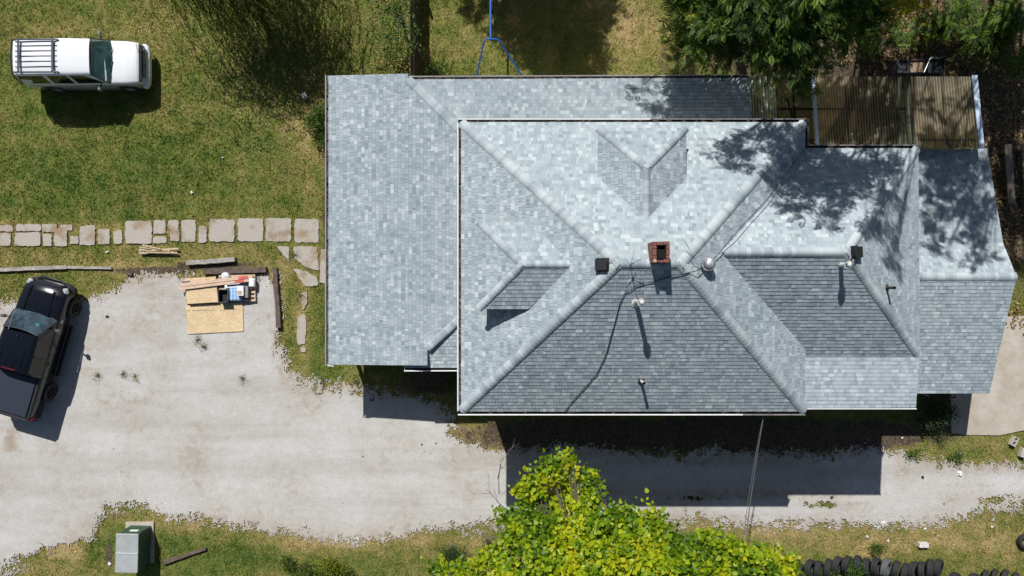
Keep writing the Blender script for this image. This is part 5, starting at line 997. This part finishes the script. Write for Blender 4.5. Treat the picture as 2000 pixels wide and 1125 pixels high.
# climbing shrub over the fence
VINE = leafmat('climber_leaf', [(0, (.02, .055, .012)), (.5, (.065, .14, .02)), (.85, (.14, .25, .035)), (1, (.28, .33, .06))], .35)
B = []
for x, y, r, z in [(790, 20, 34, 2.4), (760, 25, 30, 2.2), (775, 60, 34, 2.3), (805, 60, 22, 2.3), (760, 85, 34, 1.8), (790, 95, 28, 2.0), (740, 70, 16, 1.6), (720, 78, 10, 1.4), (705, 50, 10, 1.4), (735, 40, 18, 1.7), (770, 125, 20, 1.0), (730, 105, 14, 1.2), (755, 130, 12, .8), (745, 5, 26, 2.2), (725, 0, 16, 1.8), (800, -20, 40, 2.6), (760, -40, 50, 2.5), (838, 130, 14, .4), (824, 105, 10, 1.6)]:
    k = (HC - z) / FK; B.append((tuple(P(x, y, z)), (r * k * .72, r * k * .72, r * k * .5)))
t = thing('climbing_shrub', (-4.7, 11.2, 0), 'leafy climbing shrub spilling over the board fence at the top', 'shrub'); leafy('foliage', B, 200, 7, .09, (.06, .13), OVAL, OVALF, VINE, t, shell=.3, tonef=lambda q, tn: tn + (fbm(q[:, 0], q[:, 1], 1.2, 2) - .5) * .8); woody('trunk', (-4.7, 11.4, 0), (-4.6, 11.2, 1.6), .06, [b[0] for b in B], BARK, t, R, .2)
shrub(848, 135, 16, .25, 'low weeds in the shade on the right of the fence', GRN, seed=50, name='weed', per=70)
# willow: long hanging strands
WIL = leafmat('willow_leaf', [(0, (.035, .055, .012)), (.5, (.09, .125, .022)), (.9, (.20, .23, .04)), (1, (.32, .29, .07))], .3)
t = thing('willow_tree', (-11.4, 13.2, 0), 'dark wispy willow with long drooping strands at the top of the lawn', 'tree'); S0, mb = [], MB(); AX = []; Rw = random.Random(8)
for i in range(1000):
    cx, cy = Rw.gauss(-10.6, 1.35), Rw.gauss(12.6, .9); a = Rw.gauss(-1.0, .8) if Rw.random() < .8 else Rw.uniform(0, 6.28); L = Rw.uniform(1.6, 3.6); z = Rw.uniform(2.6, 4.6); hs = Rw.uniform(.35, 1.0); p = Vector((cx, cy, z)); d = Vector((math.cos(a) * hs, math.sin(a) * hs, .1)); pts = [p]; n = int(L / .04)
    for j in range(n):
        d.z -= .04 * .85; d.x += Rw.uniform(-.03, .03); d.y += Rw.uniform(-.03, .03); q = pts[-1] + d.normalized() * .04
        if q.z < .25: break
        pts.append(q); S0.append(tuple(q)); AX.append(tuple(d.normalized() + Vector((Rw.uniform(-.6, .6), Rw.uniform(-.6, .6), Rw.uniform(-.3, .1)))))
    if len(pts) > 8: mb.tube(pts[::6], .004, 3)
S0 = np.array(S0); AX = np.array(AX); keep = (S0[:, 1] > 7.9) | (RNG.random(len(S0)) < .3); S0, AX = S0[keep], AX[keep]
V, F = stamp(S0, AX, rnd(len(S0)) + [0, 0, .4], RNG.uniform(.08, .16, len(S0)), [(0, 0, 0), (.4, .09, .02), (1, 0, -.08), (.4, -.09, .02)], OVALF)
npmesh('foliage', V, F, WIL, t, np.clip(np.repeat(RNG.random(1000), 600)[:len(S0)] * .5 + RNG.random(len(S0)) * .5, 0, 1)); mb.build('strand', simple('green_bark', (.035, .045, .018), .8), t)
woody('trunk', (-11.4, 13.2, 0), (-11.0, 12.9, 3.4), .16, [(-10.6 + R.gauss(0, 1.2), 12.6 + R.gauss(0, .8), 3.8) for _ in range(14)], BARK, t, R, .3)
# feathery green tree at the top right, inside the picture
PV, PF = pinnate(); FEA = leafmat('feathery_leaf', [(0, (.025, .055, .012)), (.4, (.07, .135, .02)), (.75, (.15, .24, .032)), (.95, (.27, .36, .04)), (1, (.45, .45, .04))], .35)
def B3(L, f=.9, fz=.5): 
    out = []
    for x, y, r, z in L: k = (HC - z) / FK; out.append((tuple(P(x, y, z)), (r * k * f, r * k * f, r * k * fz)))
    return out
B = B3([(1345, 20, 34, 6), (1400, 30, 42, 6.4), (1465, 20, 48, 6.8), (1530, 15, 40, 6.8), (1590, 20, 40, 6.5), (1650, 15, 34, 6.2), (1360, 70, 32, 5.6), (1420, 85, 30, 5.6), (1490, 80, 40, 6.2), (1540, 60, 40, 6.4), (1500, 130, 26, 5.4), (1545, 105, 32, 5.8), (1590, 75, 30, 5.8), (1560, 145, 20, 4.8), (1610, 40, 30, 6.2), (1680, 35, 26, 5.6), (1395, 115, 18, 4.6), (1345, 100, 20, 4.8), (1320, 55, 18, 5), (1665, 70, 22, 5.2), (1700, 50, 22, 5.4), (1580, 175, 16, 4), (1635, 90, 16, 5), (1600, 130, 18, 4.6), (1720, 10, 26, 5.6), (1450, -40, 70, 7), (1560, -40, 70, 7.2), (1660, -50, 60, 6.6), (1360, -40, 50, 6.4)])
t = thing('tree', (9.2, 11.4, 0), 'feathery dark green tree reaching over the patio cover at the top', 'tree'); leafy('crown', B, 190, 6, .18, (.20, .36), PV, PF, FEA, t, shell=.25, droop=.35, up=1.2, outw=1.3, tonef=lambda q, tn: tn * .9 + (fbm(q[:, 0], q[:, 1], .8, 3) - .5) * .9)
woody('trunk', (9.2, 11.4, 0), (9.4, 11.0, 4.8), .2, [b[0] for b in B], BARK, t, R, .5)
# yellow twig at top and right-hand undergrowth
YEF = leafmat('yellow_frond', [(0, (.16, .22, .015)), (.5, (.42, .42, .02)), (1, (.62, .52, .03))], .35)
B = B3([(1782, 16, 16, 6), (1800, 5, 14, 6), (1770, 0, 16, 6.2), (1745, 8, 14, 6), (1780, -40, 40, 6.5)]); t = thing('tree', (15.2, 11.8, 0), 'bright yellow leaved treetop poking in at the top edge above the bins', 'tree'); leafy('crown', B, 90, 5, .12, (.2, .36), PV, PF, YEF, t, shell=.3, up=1.3); woody('trunk', (15.2, 11.8, 0), (14.9, 10.9, 5), .1, [b[0] for b in B], BARK, t, R)
for i, (x, y, r, h, l) in enumerate([(1815, 62, 30, 1.0, 'bushy undergrowth below the yellow treetop'), (1920, 55, 40, 2.2, 'green feathery sapling near the top right corner'), (1965, 30, 36, 2.6, 'tall green sapling in the top right corner'), (1905, 95, 26, 1.2, 'pale green low sapling above the patio cover corner'), (1945, 105, 24, 1.5, 'green sapling by the far right bins'), (1880, 20, 30, 1.8, 'brownish green undergrowth at the top right'), (1700, 80, 16, .8, 'small sapling in the deep shade between tree and bins'), (1990, 120, 24, 2, 'sapling at the right edge under the big trees'), (1850, 45, 30, 1.6, 'leafy young sapling between the yellow treetop and the top right saplings'), (1950, 75, 34, 2.4, 'full green sapling filling the top right corner ground'), (1760, 70, 24, 1.2, 'yellowish undergrowth left of the bushy patch below the yellow treetop')]):
    Rr = random.Random(90 + i); bl = B3([(x + Rr.uniform(-r, r) * .7, y + Rr.uniform(-r, r) * .7, r * Rr.uniform(.35, .6), h * Rr.uniform(.6, 1)) for _ in range(7)])
    g = thing('sapling', tuple(P(x, y)), l, 'sapling'); leafy('foliage', bl, 130, 5, .15, (.18, .34), PV, PF, FEA if i % 3 else SHR, g, shell=.2, up=1.2); woody('trunk', tuple(P(x, y)), tuple(P(x, y, h * .6)), .03, [b[0] for b in bl], BARK, g, Rr, .2)
# fallen leaves
n = 38000; lx = RNG.uniform(13, 24, n); ly = RNG.uniform(-2, 13, n); d = blobs([(1780, 70, 90, 50, 1), (1860, 90, 60, 50, .9), (1900, 40, 80, 60, .7), (1960, 250, 50, 160, .45), (1950, 450, 30, 80, .3), (1980, 150, 40, 80, .5), (1700, 120, 50, 30, .3), (1990, 620, 20, 20, .8)], lx, ly) * (fbm(lx, ly, .9, 3) * 2.2 - .2)
ok = (RNG.random(n) < d) & ~(sdf(HOUSE_FP[0], lx, ly) > 0); lx, ly = lx[ok], ly[ok]; n = len(lx); V, F = stamp(np.stack([lx, ly, RNG.uniform(0, .09, n)], 1), rnd(n) * [1, 1, .3], rnd(n) * .5 + [0, 0, 1], RNG.uniform(.07, .17, n), OVAL, OVALF)
tag(npmesh('leaf_litter', V, F, leafmat('dead_leaf', [(0, (.12, .07, .035)), (.5, (.30, .20, .09)), (1, (.46, .33, .13))], .1), None, RNG.random(n)), 'tan fallen leaves scattered under the trees', 'fallen leaves', kind='stuff')
n = 5200; lx = RNG.uniform(-14, -6.5, n); ly = RNG.uniform(3, 12.5, n); d = blobs([(520, 130, 110, 100, .9)], lx, ly); ok = RNG.random(n) < d; lx, ly = lx[ok], ly[ok]; n = len(lx); V, F = stamp(np.stack([lx, ly, RNG.uniform(.03, .09, n)], 1), rnd(n) * [1, 1, .2], rnd(n) * .4 + [0, 0, 1], RNG.uniform(.06, .12, n), SLIM, OVALF)
tag(npmesh('fallen_willow_leaves', V, F, leafmat('pale_dead_leaf', [(0, (.20, .19, .06)), (1, (.55, .50, .26))], .1), None, RNG.random(n)), 'pale slim leaves scattered on the lawn under the willow', 'fallen leaves', kind='stuff')
# tall trees whose crowns start above the picture and shade the roofs
s = np.array([-.297, .891, 1.0])
def shade_blobs(L):
    """L: where the photograph shows shade (px, py, roof height, radius px, crown height)"""
    out = []
    for px, py, z0, r, h in L: p = P(px, py, z0); q = np.array(p) + s * (h - z0); rr = r * (HC - z0) / FK; out.append((tuple(q), (rr * .85, rr * .80, rr * .45)))
    return out
TAL = leafmat('tall_tree_leaf', [(0, (.03, .055, .012)), (.5, (.06, .11, .02)), (1, (.12, .19, .03))], .2)
def tall(label, base, L, per, size, leaves=6, spread=.13):
    bl = shade_blobs(L); t = thing('tree', base, label, 'tree'); leafy('crown', bl, per * 2.3, leaves, spread, size, PV, PF, TAL, t, shell=.15, droop=.3, up=1.0, outw=1.2)
    zc = min(b[0][2] for b in bl); woody('trunk', base, (base[0], base[1], zc - 1), .17, [b[0] for b in bl], BARK, t, R, .3)
tall('tall tree standing beyond the upper edge behind the main roof', (13.2, 17.5, -.1), [(1500, 262, 6.1, 52, 12.5), (1550, 275, 5.8, 40, 12.5), (1440, 285, 6.3, 30, 12.8), (1400, 280, 6.4, 18, 12.8), (1460, 315, 6.5, 16, 13), (1420, 320, 6.5, 14, 13), (1440, 330, 6.5, 10, 13), (1530, 315, 6.3, 20, 13), (1600, 310, 5.7, 60, 12.8), (1560, 345, 6.1, 40, 13), (1650, 350, 6, 50, 13.2), (1600, 350, 6, 50, 13.2), (1660, 325, 5.8, 45, 13), (1580, 370, 6.2, 45, 13.4), (1640, 380, 6.3, 42, 13.4), (1540, 395, 6.6, 28, 13.6), (1600, 430, 6.8, 24, 14), (1615, 450, 7, 15, 14.2), (1520, 350, 6.4, 26, 13.2), (1700, 370, 6.3, 24, 13.6), (1690, 430, 6.8, 24, 14), (1725, 420, 6.2, 20, 14), (1735, 460, 6.2, 18, 14.2), (1742, 500, 6.2, 12, 14.5), (1700, 465, 6.6, 14, 14.2), (1745, 530, 6.1, 6, 14.6), (1722, 300, 5.6, 26, 12.8), (1738, 335, 5.7, 26, 13.2), (1735, 385, 6, 22, 13.6), (1690, 335, 5.8, 40, 13.2), (1560, 425, 6.8, 14, 13.8)], 44, (.26, .44), 5)
tall('tall tree standing beyond the upper edge behind the east porch', (19.6, 18.5, -.1), [(1830, 320, 2.5, 40, 12.0), (1880, 310, 2.5, 40, 12), (1920, 340, 2.6, 30, 12), (1820, 370, 2.7, 28, 12), (1860, 400, 2.8, 34, 12.3), (1910, 410, 2.9, 30, 12.3), (1820, 430, 2.9, 24, 12.5), (1825, 475, 3.1, 20, 12.6), (1840, 505, 3.3, 14, 13), (1900, 450, 3.1, 24, 12.8), (1895, 490, 3.2, 18, 13), (1905, 520, 3.5, 12, 13), (1925, 505, 3.4, 10, 13), (1970, 330, 0, 50, 11), (1990, 420, 0, 50, 11.5), (1960, 230, 0, 60, 10), (2010, 150, 0, 70, 9), (1960, 500, 0, 26, 11.5), (2040, 520, 0, 50, 12), (1812, 300, 2.4, 20, 12), (1860, 350, 2.6, 36, 12.2)], 50, (.26, .44), 5)
tall('tree beyond the upper edge shading the patio cover', (15.5, 19.5, -.1), [(1620, 180, 2.8, 50, 11), (1700, 180, 2.7, 42, 11), (1660, 250, 2.8, 50, 11.5), (1740, 240, 2.8, 46, 11.5), (1800, 200, 2.7, 26, 11), (1840, 260, 2.8, 34, 11.5), (1880, 200, 2.7, 22, 11), (1560, 200, 2.9, 40, 10.5)], 26, (.26, .44), 5)
tall('tree beyond the upper edge shading the low north roof', (8.6, 17.8, -.1), [(1290, 200, 3.2, 34, 9.5), (1340, 190, 3.2, 40, 9.8), (1400, 195, 3.2, 44, 10), (1440, 220, 3.2, 34, 10), (1250, 180, 3.1, 18, 9.2), (1300, 230, 3.3, 16, 9.6), (1500, 170, 3, 44, 10), (1330, 130, 0, 40, 7)], 26, (.24, .40), 5)
tall('broad tree beyond the upper edge shading the lawn by the swing', (-1.0, 17.8, -.1), [(1050, 50, 0, 60, 6), (1110, 60, 0, 60, 6), (1150, 110, 0, 40, 6.4), (1090, 120, 0, 50, 6.4), (1040, 110, 0, 28, 6.2), (1010, 30, 0, 50, 6), (930, 15, 0, 26, 6), (975, 50, 0, 24, 6), (1060, 0, 0, 70, 6), (1160, 20, 0, 50, 6), (1000, 95, 0, 12, 6), (1120, 150, 0, 40, 6.6)], 64, (.26, .42), 6)
